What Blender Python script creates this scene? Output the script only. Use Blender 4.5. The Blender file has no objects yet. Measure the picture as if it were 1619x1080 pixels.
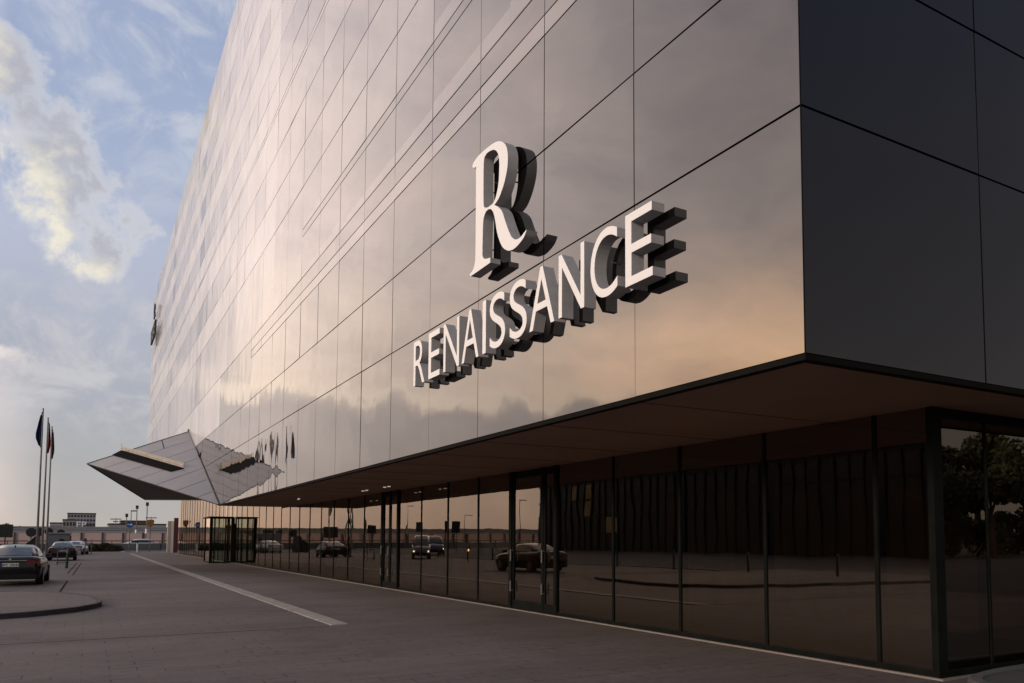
import bpy, bmesh, math, random
from mathutils import Vector, Matrix
random.seed(7)
U = 1.7                      # eye height in metres; most positions are given in eye heights
S = bpy.context.scene
COL = S.collection
R = math.radians

# ------------------------------------------------------------------ materials
def new_mat(name):
    m = bpy.data.materials.new(name); m.use_nodes = True
    nt = m.node_tree
    return m, nt, nt.nodes['Principled BSDF']
def N(nt, t, **kw):
    n = nt.nodes.new(t)
    for k, v in kw.items():
        if k.startswith('i_'): n.inputs[k[2:].replace('_', ' ')].default_value = v
        else: setattr(n, k, v)
    return n
def mat(name, col, rough=.6, metal=0., ior=1.5, var=.15, scale=3., bump=0., bscale=40., emit=None, es=0., coat=0., stretch=None, spec=.5):
    m, nt, b = new_mat(name)
    tc = N(nt, 'ShaderNodeTexCoord'); mp = N(nt, 'ShaderNodeMapping')
    nt.links.new(tc.outputs['Object'], mp.inputs[0])
    if stretch: mp.inputs['Scale'].default_value = stretch
    nz = N(nt, 'ShaderNodeTexNoise', i_Scale=scale, i_Detail=5., i_Roughness=.6)
    nt.links.new(mp.outputs[0], nz.inputs['Vector'])
    cr = N(nt, 'ShaderNodeValToRGB')
    cr.color_ramp.elements[0].position = .3; cr.color_ramp.elements[1].position = .7
    cr.color_ramp.elements[0].color = (*[c * (1 - var) for c in col], 1)
    cr.color_ramp.elements[1].color = (*[min(1, c * (1 + var)) for c in col], 1)
    nt.links.new(nz.outputs[0], cr.inputs[0]); nt.links.new(cr.outputs[0], b.inputs['Base Color'])
    b.inputs['Roughness'].default_value = rough; b.inputs['Metallic'].default_value = metal
    b.inputs['Specular IOR Level'].default_value = spec; b.inputs['IOR'].default_value = ior; b.inputs['Coat Weight'].default_value = coat
    if bump:
        n2 = N(nt, 'ShaderNodeTexNoise', i_Scale=bscale, i_Detail=4.)
        nt.links.new(mp.outputs[0], n2.inputs['Vector'])
        bp = N(nt, 'ShaderNodeBump', i_Strength=1., i_Distance=bump)
        nt.links.new(n2.outputs[0], bp.inputs['Height']); nt.links.new(bp.outputs[0], b.inputs['Normal'])
    if emit:
        b.inputs['Emission Color'].default_value = (*emit, 1); b.inputs['Emission Strength'].default_value = es
    return m

def facade_glass(name, col, rough, sheen=0., ior=2.05):
    m, nt, b = new_mat(name)
    tc = N(nt, 'ShaderNodeTexCoord')
    nz = N(nt, 'ShaderNodeTexNoise', i_Scale=.35, i_Detail=6., i_Roughness=.65)
    nt.links.new(tc.outputs['Object'], nz.inputs['Vector'])
    cr = N(nt, 'ShaderNodeValToRGB')
    cr.color_ramp.elements[0].position = .35; cr.color_ramp.elements[1].position = .7
    cr.color_ramp.elements[0].color = (*[c * .8 for c in col], 1); cr.color_ramp.elements[1].color = (*[c * 1.2 for c in col], 1)
    nt.links.new(nz.outputs[0], cr.inputs[0]); nt.links.new(cr.outputs[0], b.inputs['Base Color'])
    mr = N(nt, 'ShaderNodeMapRange'); mr.inputs['To Min'].default_value = rough * .6; mr.inputs['To Max'].default_value = rough * 1.5
    nt.links.new(nz.outputs[0], mr.inputs[0]); nt.links.new(mr.outputs[0], b.inputs['Roughness'])
    b.inputs['IOR'].default_value = ior
    b.inputs['Sheen Weight'].default_value = sheen; b.inputs['Sheen Roughness'].default_value = .35; b.inputs['Sheen Tint'].default_value = (1, .96, .94, 1)
    # very gentle waviness of float glass
    n2 = N(nt, 'ShaderNodeTexNoise', i_Scale=.55, i_Detail=1.5)
    nt.links.new(tc.outputs['Object'], n2.inputs['Vector'])
    bp = N(nt, 'ShaderNodeBump', i_Strength=1., i_Distance=.012)
    nt.links.new(n2.outputs[0], bp.inputs['Height']); nt.links.new(bp.outputs[0], b.inputs['Normal'])
    return m
FG = [facade_glass('facade_glass_dark', (.008, .007, .007), .02),
      facade_glass('facade_glass_grey', (.05, .044, .043), .025),
      facade_glass('facade_glass_frit', (.17, .155, .150), .04, .2),
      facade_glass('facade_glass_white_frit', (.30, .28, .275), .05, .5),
      facade_glass('far_panel_sheen_grey', (.52, .49, .48), .10, .4, 1.5),
      facade_glass('far_panel_sheen_white', (.74, .71, .69), .14, .6, 1.5)]  # last two: paler far-end copies, grazing sky sheen put into their colour

def street_glass(name, tint, ior=2.7, wav=.0022):
    m = bpy.data.materials.new(name); m.use_nodes = True; nt = m.node_tree
    for n in list(nt.nodes): nt.nodes.remove(n)
    out = N(nt, 'ShaderNodeOutputMaterial'); mx = N(nt, 'ShaderNodeMixShader')
    fr = N(nt, 'ShaderNodeFresnel'); fr.inputs[0].default_value = ior
    tr = N(nt, 'ShaderNodeBsdfTransparent'); tr.inputs[0].default_value = (*tint, 1)
    gl = N(nt, 'ShaderNodeBsdfGlossy'); gl.inputs['Roughness'].default_value = .0; gl.inputs['Color'].default_value = (1., .85, .69, 1)
    tc = N(nt, 'ShaderNodeTexCoord')
    n2 = N(nt, 'ShaderNodeTexNoise', i_Scale=.8, i_Detail=1.5)
    nt.links.new(tc.outputs['Object'], n2.inputs['Vector'])
    bp = N(nt, 'ShaderNodeBump', i_Strength=1., i_Distance=wav)
    nt.links.new(n2.outputs[0], bp.inputs['Height'])
    nt.links.new(bp.outputs[0], gl.inputs['Normal'])
    nt.links.new(fr.outputs[0], mx.inputs[0]); nt.links.new(tr.outputs[0], mx.inputs[1]); nt.links.new(gl.outputs[0], mx.inputs[2])
    nt.links.new(mx.outputs[0], out.inputs[0])
    return m
M = {}
M['street_glass'] = street_glass('street_glass', (.50, .42, .33))
M['clear_glass'] = street_glass('clear_glass', (.80, .88, .84), 1.5, .001)
M['joint'] = mat('joint_black', (.006, .006, .006), .9, spec=.05)
M['frame'] = mat('anodised_frame', (.008, .009, .008), .6, .0, var=.3, spec=.06)
M['trim'] = mat('edge_trim', (.010, .009, .008), .8, spec=.05)
M['soffit'] = mat('soffit_panel', (.25, .135, .084), .6, var=.14, scale=.7, bump=.002, bscale=3.)
M['interior'] = mat('interior_wall', (.09, .06, .04), .8, var=.25, scale=1.2)
M['curtain'] = mat('interior_curtain', (.12, .078, .046), .9, var=.2, scale=1.5, stretch=(1, 1, .3))
M['roof'] = mat('roof_felt', (.08, .08, .08), .9)
M['letter_face'] = mat('letter_face', (.90, .875, .86), .42, var=.02, scale=8)
M['letter_side'] = mat('letter_return', (.38, .37, .38), .5, var=.10, scale=7, bump=.001, bscale=30)
M['letter_back'] = mat('letter_back', (.012, .013, .012), .6)
M['steel'] = mat('galvanised_steel', (.14, .14, .14), .55, .3, var=.2, scale=6)
M['dark_steel'] = mat('dark_steel', (.05, .05, .052), .45, .4, var=.2)
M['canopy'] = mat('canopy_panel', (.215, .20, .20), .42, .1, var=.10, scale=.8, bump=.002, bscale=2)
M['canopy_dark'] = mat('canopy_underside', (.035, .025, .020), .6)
M['cream'] = mat('cream_paint', (.55, .46, .36), .6, var=.15)
M['white'] = mat('white_paint', (.75, .74, .72), .5, var=.06)
M['pink'] = mat('pink_wall_panel', (.72, .50, .44), .8, var=.10, scale=.15, stretch=(1, 1, 4))
M['brown_post'] = mat('brown_post', (.10, .06, .05), .7)
M['concrete'] = mat('concrete', (.30, .285, .28), .85, var=.2, scale=1.5, bump=.002, bscale=30)
M['concrete_dark'] = mat('concrete_dark', (.065, .063, .062), .85, var=.25, scale=2.5, bump=.003, bscale=50)
M['block'] = mat('office_block_wall', (.30, .30, .33), .7, var=.12, scale=.1)
M['block_glass'] = mat('office_block_window', (.03, .033, .04), .2)
M['brick_red'] = mat('red_brown_wall', (.12, .07, .055), .8)
M['fence_panel'] = mat('barrier_panel', (.14, .15, .155), .5, var=.2, scale=.3)
M['paint_black'] = mat('car_paint_black', (.006, .006, .008), .14, .0, var=.05, spec=.45)
M['paint_silver'] = mat('car_paint_silver', (.38, .39, .41), .28, .6, coat=.6, var=.04)
M['paint_white'] = mat('car_paint_white', (.62, .64, .66), .25, coat=.7, var=.03)
M['paint_grey'] = mat('car_paint_grey', (.10, .105, .115), .2, .3, coat=.8, var=.05)
M['paint_blue'] = mat('car_paint_blue', (.02, .05, .16), .25, coat=.6, var=.05)
M['car_glass'] = mat('car_glass', (.012, .014, .016), .04, ior=1.5, var=.05)
M['rubber'] = mat('rubber', (.012, .012, .012), .85)
M['rim'] = mat('alloy_rim', (.3, .3, .31), .3, .9)
M['chrome'] = mat('chrome', (.55, .55, .56), .15, 1.)
M['red_lens'] = mat('tail_lamp_lens', (.12, .004, .004), .15, coat=.5)
M['head_lens'] = mat('head_lamp_lens', (.6, .6, .6), .1, emit=(1, .93, .8), es=3.)
M['plate'] = mat('plate_white', (.62, .62, .60), .5, var=.03)
M['plate_blue'] = mat('plate_blue', (.01, .03, .25), .5)
M['ink'] = mat('black_ink', (.01, .01, .01), .6)
M['flag_blue'] = mat('flag_blue_cloth', (.006, .02, .09), .8)
M['flag_red'] = mat('flag_red_cloth', (.20, .012, .02), .8)
M['flag_dark'] = mat('flag_maroon_cloth', (.07, .015, .025), .8)
M['flag_green'] = mat('flag_green_cloth', (.01, .09, .05), .8)
M['sign_blue'] = mat('sign_blue', (.015, .09, .36), .5)
M['sign_orange'] = mat('sign_back_ochre', (.28, .13, .03), .6)
M['sign_dark'] = mat('sign_back_grey', (.025, .028, .028), .7)
M['green_paint'] = mat('green_paint', (.02, .06, .035), .5)
M['kiosk'] = mat('kiosk_cladding', (.15, .165, .18), .6, var=.1)
M['bark'] = mat('bark', (.05, .035, .025), .9)
M['leaf'] = mat('leaf', (.045, .055, .022), .7, var=.4, scale=.6)
M['hedge'] = mat('hedge_leaf', (.06, .045, .022), .8, var=.5, scale=1.)
M['lamp_warm'] = mat('warm_lamp', (1, .8, .6), .5, emit=(1, .72, .42), es=1.2)
M['lamp_soft'] = mat('downlight_lens', (.8, .8, .8), .4, emit=(1, .85, .75), es=.35)
M['lit_window'] = mat('lit_window', (.2, .14, .06), .5, emit=(1, .62, .2), es=.03, var=.6, scale=.4)
M['dark_window'] = mat('dark_window', (.010, .012, .012), .3, ior=1.5, var=.5, scale=.3, spec=.3)
M['amber'] = mat('amber_lamp', (1, .5, .1), .5, emit=(1, .5, .12), es=5.)
M['pale_line'] = mat('pale_stone_strip', (.31, .275, .25), .8, var=.3, scale=3., bump=.001)
M['office_grid'] = mat('office_grid', (.022, .02, .018), .5, spec=.2)
M['kerb_white'] = mat('pale_kerb', (.13, .125, .12), .8, var=.2)
M['red_paint'] = mat('red_brown_paint', (.13, .03, .02), .6)

# paving with courses of blocks
def paving_mat():
    m, nt, b = new_mat('paving_blocks')
    tc = N(nt, 'ShaderNodeTexCoord')
    wob = N(nt, 'ShaderNodeTexNoise', i_Scale=.25, i_Detail=3.)
    nt.links.new(tc.outputs['Object'], wob.inputs['Vector'])
    br = N(nt, 'ShaderNodeTexBrick'); br.offset = .5; br.offset_frequency = 2
    for k, v in (('Scale', 1.), ('Mortar Size', .009), ('Mortar Smooth', .2), ('Brick Width', .62), ('Row Height', .31), ('Bias', -.2)): br.inputs[k].default_value = v
    br.inputs['Color1'].default_value = (.128, .107, .103, 1); br.inputs['Color2'].default_value = (.114, .095, .092, 1)
    br.inputs['Mortar'].default_value = (.118, .099, .095, 1)
    nt.links.new(tc.outputs['Object'], br.inputs['Vector'])
    n1 = N(nt, 'ShaderNodeTexNoise', i_Scale=.16, i_Detail=6., i_Roughness=.65)
    mp = N(nt, 'ShaderNodeMapping'); mp.inputs['Scale'].default_value = (.5, 1.6, 1)
    nt.links.new(tc.outputs['Object'], mp.inputs[0]); nt.links.new(mp.outputs[0], n1.inputs['Vector'])
    r1 = N(nt, 'ShaderNodeValToRGB'); r1.color_ramp.elements[0].position = .3; r1.color_ramp.elements[1].position = .72
    r1.color_ramp.elements[0].color = (.60, .58, .58, 1); r1.color_ramp.elements[1].color = (1.25, 1.2, 1.2, 1)
    nt.links.new(n1.outputs[0], r1.inputs[0])
    mx = N(nt, 'ShaderNodeMixRGB', blend_type='MULTIPLY'); mx.inputs[0].default_value = 1
    nt.links.new(br.outputs[0], mx.inputs[1]); nt.links.new(r1.outputs[0], mx.inputs[2])
    n3 = N(nt, 'ShaderNodeTexNoise', i_Scale=9., i_Detail=6., i_Roughness=.7)
    nt.links.new(tc.outputs['Object'], n3.inputs['Vector'])
    r3 = N(nt, 'ShaderNodeValToRGB'); r3.color_ramp.elements[0].position = .25; r3.color_ramp.elements[1].position = .75
    r3.color_ramp.elements[0].color = (.78, .78, .78, 1); r3.color_ramp.elements[1].color = (1.2, 1.2, 1.2, 1)
    nt.links.new(n3.outputs[0], r3.inputs[0])
    m2 = N(nt, 'ShaderNodeMixRGB', blend_type='MULTIPLY'); m2.inputs[0].default_value = 1
    nt.links.new(mx.outputs[0], m2.inputs[1]); nt.links.new(r3.outputs[0], m2.inputs[2])
    wv = N(nt, 'ShaderNodeTexNoise', i_Scale=1.1, i_Detail=3., i_Roughness=.7)
    nt.links.new(tc.outputs['Object'], wv.inputs['Vector'])
    jm = N(nt, 'ShaderNodeMapRange', interpolation_type='SMOOTHSTEP'); jm.inputs[1].default_value = .48; jm.inputs[2].default_value = .60; jm.inputs[3].default_value = .10; jm.inputs[4].default_value = .95
    nt.links.new(wv.outputs[0], jm.inputs[0])
    jj = N(nt, 'ShaderNodeMath', operation='MULTIPLY'); nt.links.new(jm.outputs[0], jj.inputs[0]); nt.links.new(br.outputs['Fac'], jj.inputs[1])
    m3 = N(nt, 'ShaderNodeMixRGB'); m3.inputs[2].default_value = (.010, .008, .008, 1)
    nt.links.new(jj.outputs[0], m3.inputs[0]); nt.links.new(m2.outputs[0], m3.inputs[1])
    sn = N(nt, 'ShaderNodeTexNoise', i_Scale=.5, i_Detail=8., i_Roughness=.75, i_Distortion=.6)
    nt.links.new(tc.outputs['Object'], sn.inputs['Vector'])
    sr = N(nt, 'ShaderNodeValToRGB'); sr.color_ramp.elements[0].position = .36; sr.color_ramp.elements[1].position = .48
    sr.color_ramp.elements[0].color = (.70, .68, .67, 1); sr.color_ramp.elements[1].color = (1, 1, 1, 1)
    nt.links.new(sn.outputs[0], sr.inputs[0])
    m4 = N(nt, 'ShaderNodeMixRGB', blend_type='MULTIPLY'); m4.inputs[0].default_value = .7
    nt.links.new(m3.outputs[0], m4.inputs[1]); nt.links.new(sr.outputs[0], m4.inputs[2])
    nt.links.new(m4.outputs[0], b.inputs['Base Color'])
    b.inputs['Roughness'].default_value = .82
    bp = N(nt, 'ShaderNodeBump', i_Strength=.6, i_Distance=.004)
    ad = N(nt, 'ShaderNodeMath', operation='SUBTRACT'); nt.links.new(n3.outputs[0], ad.inputs[0]); nt.links.new(br.outputs['Fac'], ad.inputs[1])
    nt.links.new(ad.outputs[0], bp.inputs['Height']); nt.links.new(bp.outputs[0], b.inputs['Normal'])
    return m
M['paving'] = paving_mat()
M['asphalt'] = mat('asphalt', (.045, .042, .042), .9, var=.25, scale=.3, bump=.003, bscale=60)

# ------------------------------------------------------------------ geometry helpers (metres)
def V(x, y, z=0): return Vector((x * U, y * U, z * U))
def obj(name, bm, m, parent=None, smooth=False, mats=None):
    me = bpy.data.meshes.new(name)
    if len(bm.faces) > 1: bmesh.ops.recalc_face_normals(bm, faces=bm.faces)
    bm.to_mesh(me); bm.free()
    for k in (mats or [m]): me.materials.append(k)
    if smooth:
        for p in me.polygons: p.use_smooth = True
    o = bpy.data.objects.new(name, me); COL.objects.link(o)
    if parent: o.parent = parent
    return o
def tag(o, label, cat, group=None):
    o['label'] = label; o['category'] = cat
    if group: o['group'] = group
    return o
def thing(name, label, cat, loc=(0, 0, 0), rz=0, group=None):
    o = bpy.data.objects.new(name, None); COL.objects.link(o); o.empty_display_size = .3
    o.location = loc; o.rotation_euler = (0, 0, rz)
    return tag(o, label, cat, group)
def struct(name, bm, m, mats=None):
    o = obj(name, bm, m, mats=mats); o['kind'] = 'structure'; return o
def box(bm, a, b, mi=0):
    x0, y0, z0 = a; x1, y1, z1 = b
    v = [bm.verts.new(p) for p in ((x0, y0, z0), (x1, y0, z0), (x1, y1, z0), (x0, y1, z0), (x0, y0, z1), (x1, y0, z1), (x1, y1, z1), (x0, y1, z1))]
    for f in ((0, 3, 2, 1), (4, 5, 6, 7), (0, 1, 5, 4), (1, 2, 6, 5), (2, 3, 7, 6), (3, 0, 4, 7)):
        bm.faces.new([v[i] for i in f]).material_index = mi
    return v
def ubox(bm, a, b, mi=0): return box(bm, [c * U for c in a], [c * U for c in b], mi)
def tube(bm, p, q, r0, r1=None, n=10, mi=0):
    r1 = r0 if r1 is None else r1
    p, q = Vector(p), Vector(q); d = (q - p).normalized()
    a = d.orthogonal().normalized(); b = d.cross(a)
    A, B = [], []
    for i in range(n):
        t = 2 * math.pi * i / n; w = a * math.cos(t) + b * math.sin(t)
        A.append(bm.verts.new(p + w * r0)); B.append(bm.verts.new(q + w * r1))
    for i in range(n):
        j = (i + 1) % n; bm.faces.new((A[i], A[j], B[j], B[i])).material_index = mi
    bm.faces.new(A[::-1]).material_index = mi; bm.faces.new(B).material_index = mi
def prism(bm, pts, z0, z1, mi=0):
    A = [bm.verts.new((x, y, z0)) for x, y in pts]; B = [bm.verts.new((x, y, z1)) for x, y in pts]
    n = len(pts)
    for i in range(n):
        j = (i + 1) % n; bm.faces.new((A[i], A[j], B[j], B[i])).material_index = mi
    bm.faces.new(A[::-1]).material_index = mi; bm.faces.new(B).material_index = mi
def loft(bm, rings, close=True, caps=True, mi=0):
    vs = [[bm.verts.new(p) for p in r] for r in rings]
    n = len(rings[0])
    for a, b in zip(vs, vs[1:]):
        for i in range(n if close else n - 1):
            j = (i + 1) % n; bm.faces.new((a[i], a[j], b[j], b[i])).material_index = mi
    if caps and close:
        bm.faces.new(vs[0][::-1]).material_index = mi; bm.faces.new(vs[-1]).material_index = mi
def quad(bm, *p, mi=0): bm.faces.new([bm.verts.new(q) for q in p]).material_index = mi
B_ = bmesh.new

# ------------------------------------------------------------------ ground
bm = B_(); s = 2500
for i in range(1): quad(bm, (-s, -s, -.008), (s, -s, -.008), (s, s, -.008), (-s, s, -.008))
struct('ground', bm, M['asphalt'])
bm = B_(); quad(bm, V(-6.2, -14), V(14, -14), V(14, 74), V(-6.2, 74))
struct('paving', bm, M['paving'])
bm = B_(); ubox(bm, (-6.45, -30, -.01), (-6.2, 73.9, .03))
struct('road_kerb', bm, M['kerb_white'])
# pale strip parallel to the facade, made of stone lengths
bm = B_(); y = 9.6; k = 0
while y < 62:
    ln = .55
    w = .115 + .004 * (k % 3)
    ubox(bm, (2.52 - w * .7, y, -.005), (2.52 + w, y + ln - .012, .012)); y += ln; k += 1
for k in range(24):
    ubox(bm, (2.25, 70 + k * .9, -.005), (2.5, 70.8 + k * .9, .010))
struct('stone_strip', bm, M['pale_line'])
bm = B_(); ubox(bm, (-6.2, 9.52, -.005), (2.38, 9.565, .005))
struct('paving_edge_strip', bm, mat('edge_strip_stone', (.105, .092, .088), .8))
# base strip of pale metal along the glazing
bm = B_(); ubox(bm, (5.155, 3.60, -.004), (5.19, 61.4, .012)); ubox(bm, (5.19, 3.60, -.004), (9, 3.635, .012))
struct('threshold_strip', bm, mat('threshold_metal', (.32, .27, .24), .5, .3))
# raised island with kerb, left
isl = [(-8, 11.6), (-3, 11.95), (-.93, 12.5), (-.6, 12.68), (-.37, 12.9), (-.1, 13.2), (.13, 13.74), (.21, 14.1), (.22, 14.5), (.17, 15.1), (.08, 15.8), (-.1, 16.5), (-.4, 17.2), (-1.0, 17.9), (-8, 18.3)]
bm = B_(); prism(bm, [(x * U, y * U) for x, y in isl], -.01, .105)
struct('paved_island', bm, M['paving'])
bm = B_()
io = [Vector((x * U, y * U)) for x, y in isl]
def offs(pts, d):
    out = []
    for i, p in enumerate(pts):
        a = pts[max(i - 1, 0)]; b = pts[min(i + 1, len(pts) - 1)]
        t = (b - a).normalized(); out.append(p + Vector((t.y, -t.x)) * d)
    return out
oo = offs(io, .012); ii = offs(io, -.11)
rings = []
for a, b in zip(oo, ii): rings.append([(a.x, a.y, -.01), (a.x, a.y, .105), (a.x - (a.x - b.x) * .12, a.y - (a.y - b.y) * .12, .118), (b.x, b.y, .118), (b.x, b.y, -.01)])
loft(bm, rings)
struct('island_kerb', bm, M['concrete_dark'])
# slot drain lines in the paving
bm = B_()
for a, b in (((-.41, 16.95), (-.36, 22.9)), ((-.44, 27.8), (-.32, 40)), ((-.30, 26.5), (-.16, 40))):
    p, q = V(*a), V(*b); t = (q - p).normalized(); nrm = Vector((t.y, -t.x, 0)) * .028
    quad(bm, p - nrm + Vector((0, 0, .004)), p + nrm + Vector((0, 0, .004)), q + nrm + Vector((0, 0, .004)), q - nrm + Vector((0, 0, .004)))
struct('drain_slots', bm, M['joint'])
# curved kerb and raised pavement at the right corner
kp = [(4.86, 2.3), (4.88, 2.9), (4.98, 3.25), (5.2, 3.42), (5.6, 3.5), (6.3, 3.53), (9, 3.53), (9, 2.3)]
bm = B_(); prism(bm, [(x * U, y * U) for x, y in kp], -.01, .10)
struct('corner_pavement', bm, M['concrete_dark'])
kq = [Vector((x * U, y * U)) for x, y in [(4.86, 2.3), (4.88, 2.9), (4.93, 3.1), (4.98, 3.25), (5.07, 3.35), (5.2, 3.42), (5.4, 3.47), (5.6, 3.5), (6.3, 3.53), (9, 3.53)]]
bm = B_(); oo = offs(kq, -.01); ii = offs(kq, .14)
loft(bm, [[(a.x, a.y, -.01), (a.x, a.y, .10), (a.x * .85 + b.x * .15, a.y * .85 + b.y * .15, .115), (b.x, b.y, .115), (b.x, b.y, -.01)] for a, b in zip(oo, ii)])
struct('corner_kerb', bm, mat('kerb_stone', (.10, .097, .095), .85, var=.25, scale=4, bump=.003, bscale=60))

# ------------------------------------------------------------------ the hotel
XF, YC, XG, YG, YE = 3.27, 3.06, 5.25, 3.70, 61.8
LV = [2.0, 3.395, 4.385, 5.43, 5.62, 5.90, 6.71, 6.85, 7.71, 8.56, 9.52, 10.45, 10.56, 11.25, 12.05, 12.93, 13.72, 14.57, 15.42, 16.35, 17.3]
hotel = thing('hotel_building', 'large glass-clad hotel with mirrored upper facade overhanging a dark glazed ground floor', 'hotel', V(XF, YC))
def hp(name, bm, m, smooth=False, mats=None, parent=None, label=None):
    o = obj(name, bm, m, parent or hotel, smooth, mats)
    if parent is None: o.matrix_parent_inverse = Matrix.Translation(-hotel.location)
    if label: o['label'] = label
    return o
# body behind the panels
bm = B_()
d = .05
ubox(bm, (XF + d, YC + d, 2.06), (32, 25.9, 17.2)); ubox(bm, (XF + d, 25.91, 4.40), (32, YE - d, 17.2))
A = [bm.verts.new(V(XF + d, a, b)) for a, b in ((25.91, 2.08), (32.9, 4.45), (25.91, 4.45))]; Bq = [bm.verts.new(V(XF + d + .3, a, b)) for a, b in ((25.91, 2.08), (32.9, 4.45), (25.91, 4.45))]
bm.faces.new(A); bm.faces.new(Bq)
for i in range(3): bm.faces.new((A[i], A[(i + 1) % 3], Bq[(i + 1) % 3], Bq[i]))
hp('backing_wall', bm, M['joint'])
bm = B_(); ubox(bm, (XF + .02, YC + .02, 17.2), (32, YE, 17.32)); hp('roof', bm, M['roof'])

cols = [3.06, 4.66] + [4.66 + 1.368 * k for k in range(1, 42)]
cols = [c for c in cols if c < YE - .5] + [YE]
rcols = [3.27, 4.92] + [4.92 + 1.368 * k for k in range(1, 20)]
panels = []
bandtone = {}
rt = random.Random(3)
for r in range(len(LV) - 1):
    base = {0: 0, 1: 0, 2: 0, 3: 2, 4: 1, 5: 1, 6: 1, 7: 1, 8: 1, 9: 1, 10: 2, 11: 3, 12: 2, 13: 1, 14: 2, 15: 1, 16: 3, 17: 1, 18: 2, 19: 1}[r]
    for c in range(len(cols) - 1):
        y0, y1 = cols[c], cols[c + 1]; z0, z1 = LV[r], LV[r + 1]
        if y0 > 25.5 and (r < 2 and y0 > 34): continue
        if y0 > 20.4:
            if r == 2: z1 = LV[5]
            elif r in (3, 4): continue
        if y0 > 15.3:
            if r == 5: z1 = LV[8]
            elif r in (6, 7): continue
        key = (r, c // 4)
        if key not in bandtone: bandtone[key] = rt.choice([0, 0, 0, 1, -1])
        t = base
        if r >= 4: t = base + bandtone[key]
        if r == 5 and 4.5 < y0: t = 1
        t = max(0, min(3, t))
        if (y0 > 17 and r >= 5) or (y0 > 26 and r >= 2): t = 5 if r % 2 == 0 else (3 if c % 9 == 3 else 4)  # far columns take the paler copies with the grazing brightness painted in
        panels.append(('L', y0, y1, z0, z1, t))
for r in range(len(LV) - 1):
    if r in (3, 4, 6, 7): continue
    z0, z1 = LV[r], LV[r + 1]
    if r == 2: z1 = LV[5]
    if r == 5: z1 = LV[8]
    for c in range(len(rcols) - 1): panels.append(('R', rcols[c], rcols[c + 1], z0, z1, 0))
eye = Vector((0, 0, 1))
def score(p):
    side, a, b, z0, z1, t = p
    m = (a + b) / 2; zc = (z0 + z1) / 2
    if side == 'L': c = Vector((XF, m, zc)); n = Vector((1, 0, 0))
    else: c = Vector((m, YC, zc)); n = Vector((0, 1, 0))
    w = c - eye; dist = w.length
    fw = w.x * math.sin(R(31.7)) + w.y * math.cos(R(31.7)); rt_ = w.x * math.cos(R(31.7)) - w.y * math.sin(R(31.7))
    sx = 930 + 1283 * rt_ / max(fw, .1); sy = 852 - 1283 * (zc - 1) / max(fw, .1)
    if fw < 1 or sx > 1750 or sy < -150: return 0
    return (b - a) * (z1 - z0) * abs(w.dot(n)) / dist ** 3
panels.sort(key=score, reverse=True)
STR = []; rbl = random.Random(5)
def panel_box(bm, p, rr, mi=0):
    side, a, b, z0, z1, t = p
    gv, gh = .010, .015
    if side == 'L' and a <= YC + 1e-6: a2 = a + .004
    else: a2 = a + gv / 2
    A, Bb, Z0, Z1 = (a2) * U, (b - gv / 2) * U, (z0 + gh / 2) * U, (z1 - gh / 2) * U
    if side == 'R' and a <= XF + 1e-6: A = (a + .004) * U
    t0, t1 = rr.gauss(0, .0016), rr.gauss(0, .0016)
    w, h = Bb - A, Z1 - Z0
    if side == 'L' and a > 4.6 and ((z0 == 5.90 and a < 20) or (z0 == 6.85 and a < 15.2)):
        f = rbl.choice([0, .35, .5, .7]); hA = rbl.uniform(.14, .34); hB = hA * rbl.uniform(.45, .9)
        for u0, u1, hh_ in ((0.01, f, hA), (f + .002, .99, hB)):
            if u1 - u0 < .1: continue
            q = []
            for dep in (-.0006, .004):
                for (u, v) in ((u0, .01), (u1, .01), (u1, hh_), (u0, hh_)):
                    q.append((XF * U + (u - .5) * w * t0 + (v - .5) * h * t1 + dep, A + u * w, Z0 + v * h))
            STR.append(q)
    pts = []
    for dep in (0, .028):
        for (u, v) in ((0, 0), (1, 0), (1, 1), (0, 1)):
            off = (u - .5) * w * t0 + (v - .5) * h * t1 + dep
            if side == 'L': pts.append((XF * U + off, A + u * w, Z0 + v * h))
            else: pts.append((A + u * w, YC * U + off, Z0 + v * h))
    b0_ = set(bm.verts)
    v = [bm.verts.new(q) for q in pts]
    for f in ((0, 1, 2, 3), (7, 6, 5, 4), (0, 4, 5, 1), (1, 5, 6, 2), (2, 6, 7, 3), (3, 7, 4, 0)):
        bm.faces.new([v[i] for i in f]).material_index = mi
    if side == 'L' and b > 25.92 and z0 < 4.3:
        nv = [q for q in bm.verts if q not in b0_]; fs = {f for q in nv for f in q.link_faces}; es = {e for q in nv for e in q.link_edges}
        pc = Vector((0, 25.94 * U, 2.02 * U)); dr = Vector((0, 9.36, 3.22)); pn = Vector((0, -dr.z, dr.y)).normalized()
        bmesh.ops.bisect_plane(bm, geom=nv + list(fs) + list(es), plane_co=pc, plane_no=pn, clear_inner=True)
rp = random.Random(11)
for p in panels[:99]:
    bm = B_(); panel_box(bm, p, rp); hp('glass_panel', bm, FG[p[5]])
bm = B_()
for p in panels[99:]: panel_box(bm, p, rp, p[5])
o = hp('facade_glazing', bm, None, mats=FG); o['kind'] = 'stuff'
for q in STR:
    bm = B_(); v = [bm.verts.new(c) for c in q]
    for f in ((0, 1, 2, 3), (7, 6, 5, 4), (0, 4, 5, 1), (1, 5, 6, 2), (2, 6, 7, 3), (3, 7, 4, 0)): bm.faces.new([v[i] for i in f])
    hp('blind_strip', bm, FG[2])
# black trim along the bottom edge of the upper volume
bm = B_()
ubox(bm, (XF - .012, YC - .012, 1.965), (XF + .05, 25.9, 1.998)); ubox(bm, (XF + .05, YC - .012, 1.965), (32, YC + .05, 1.998))
ubox(bm, (XF - .0015, YC - .0015, 1.998), (XF + .004, YC + .004, 17.3))
hp('edge_trim', bm, M['trim'])
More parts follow.
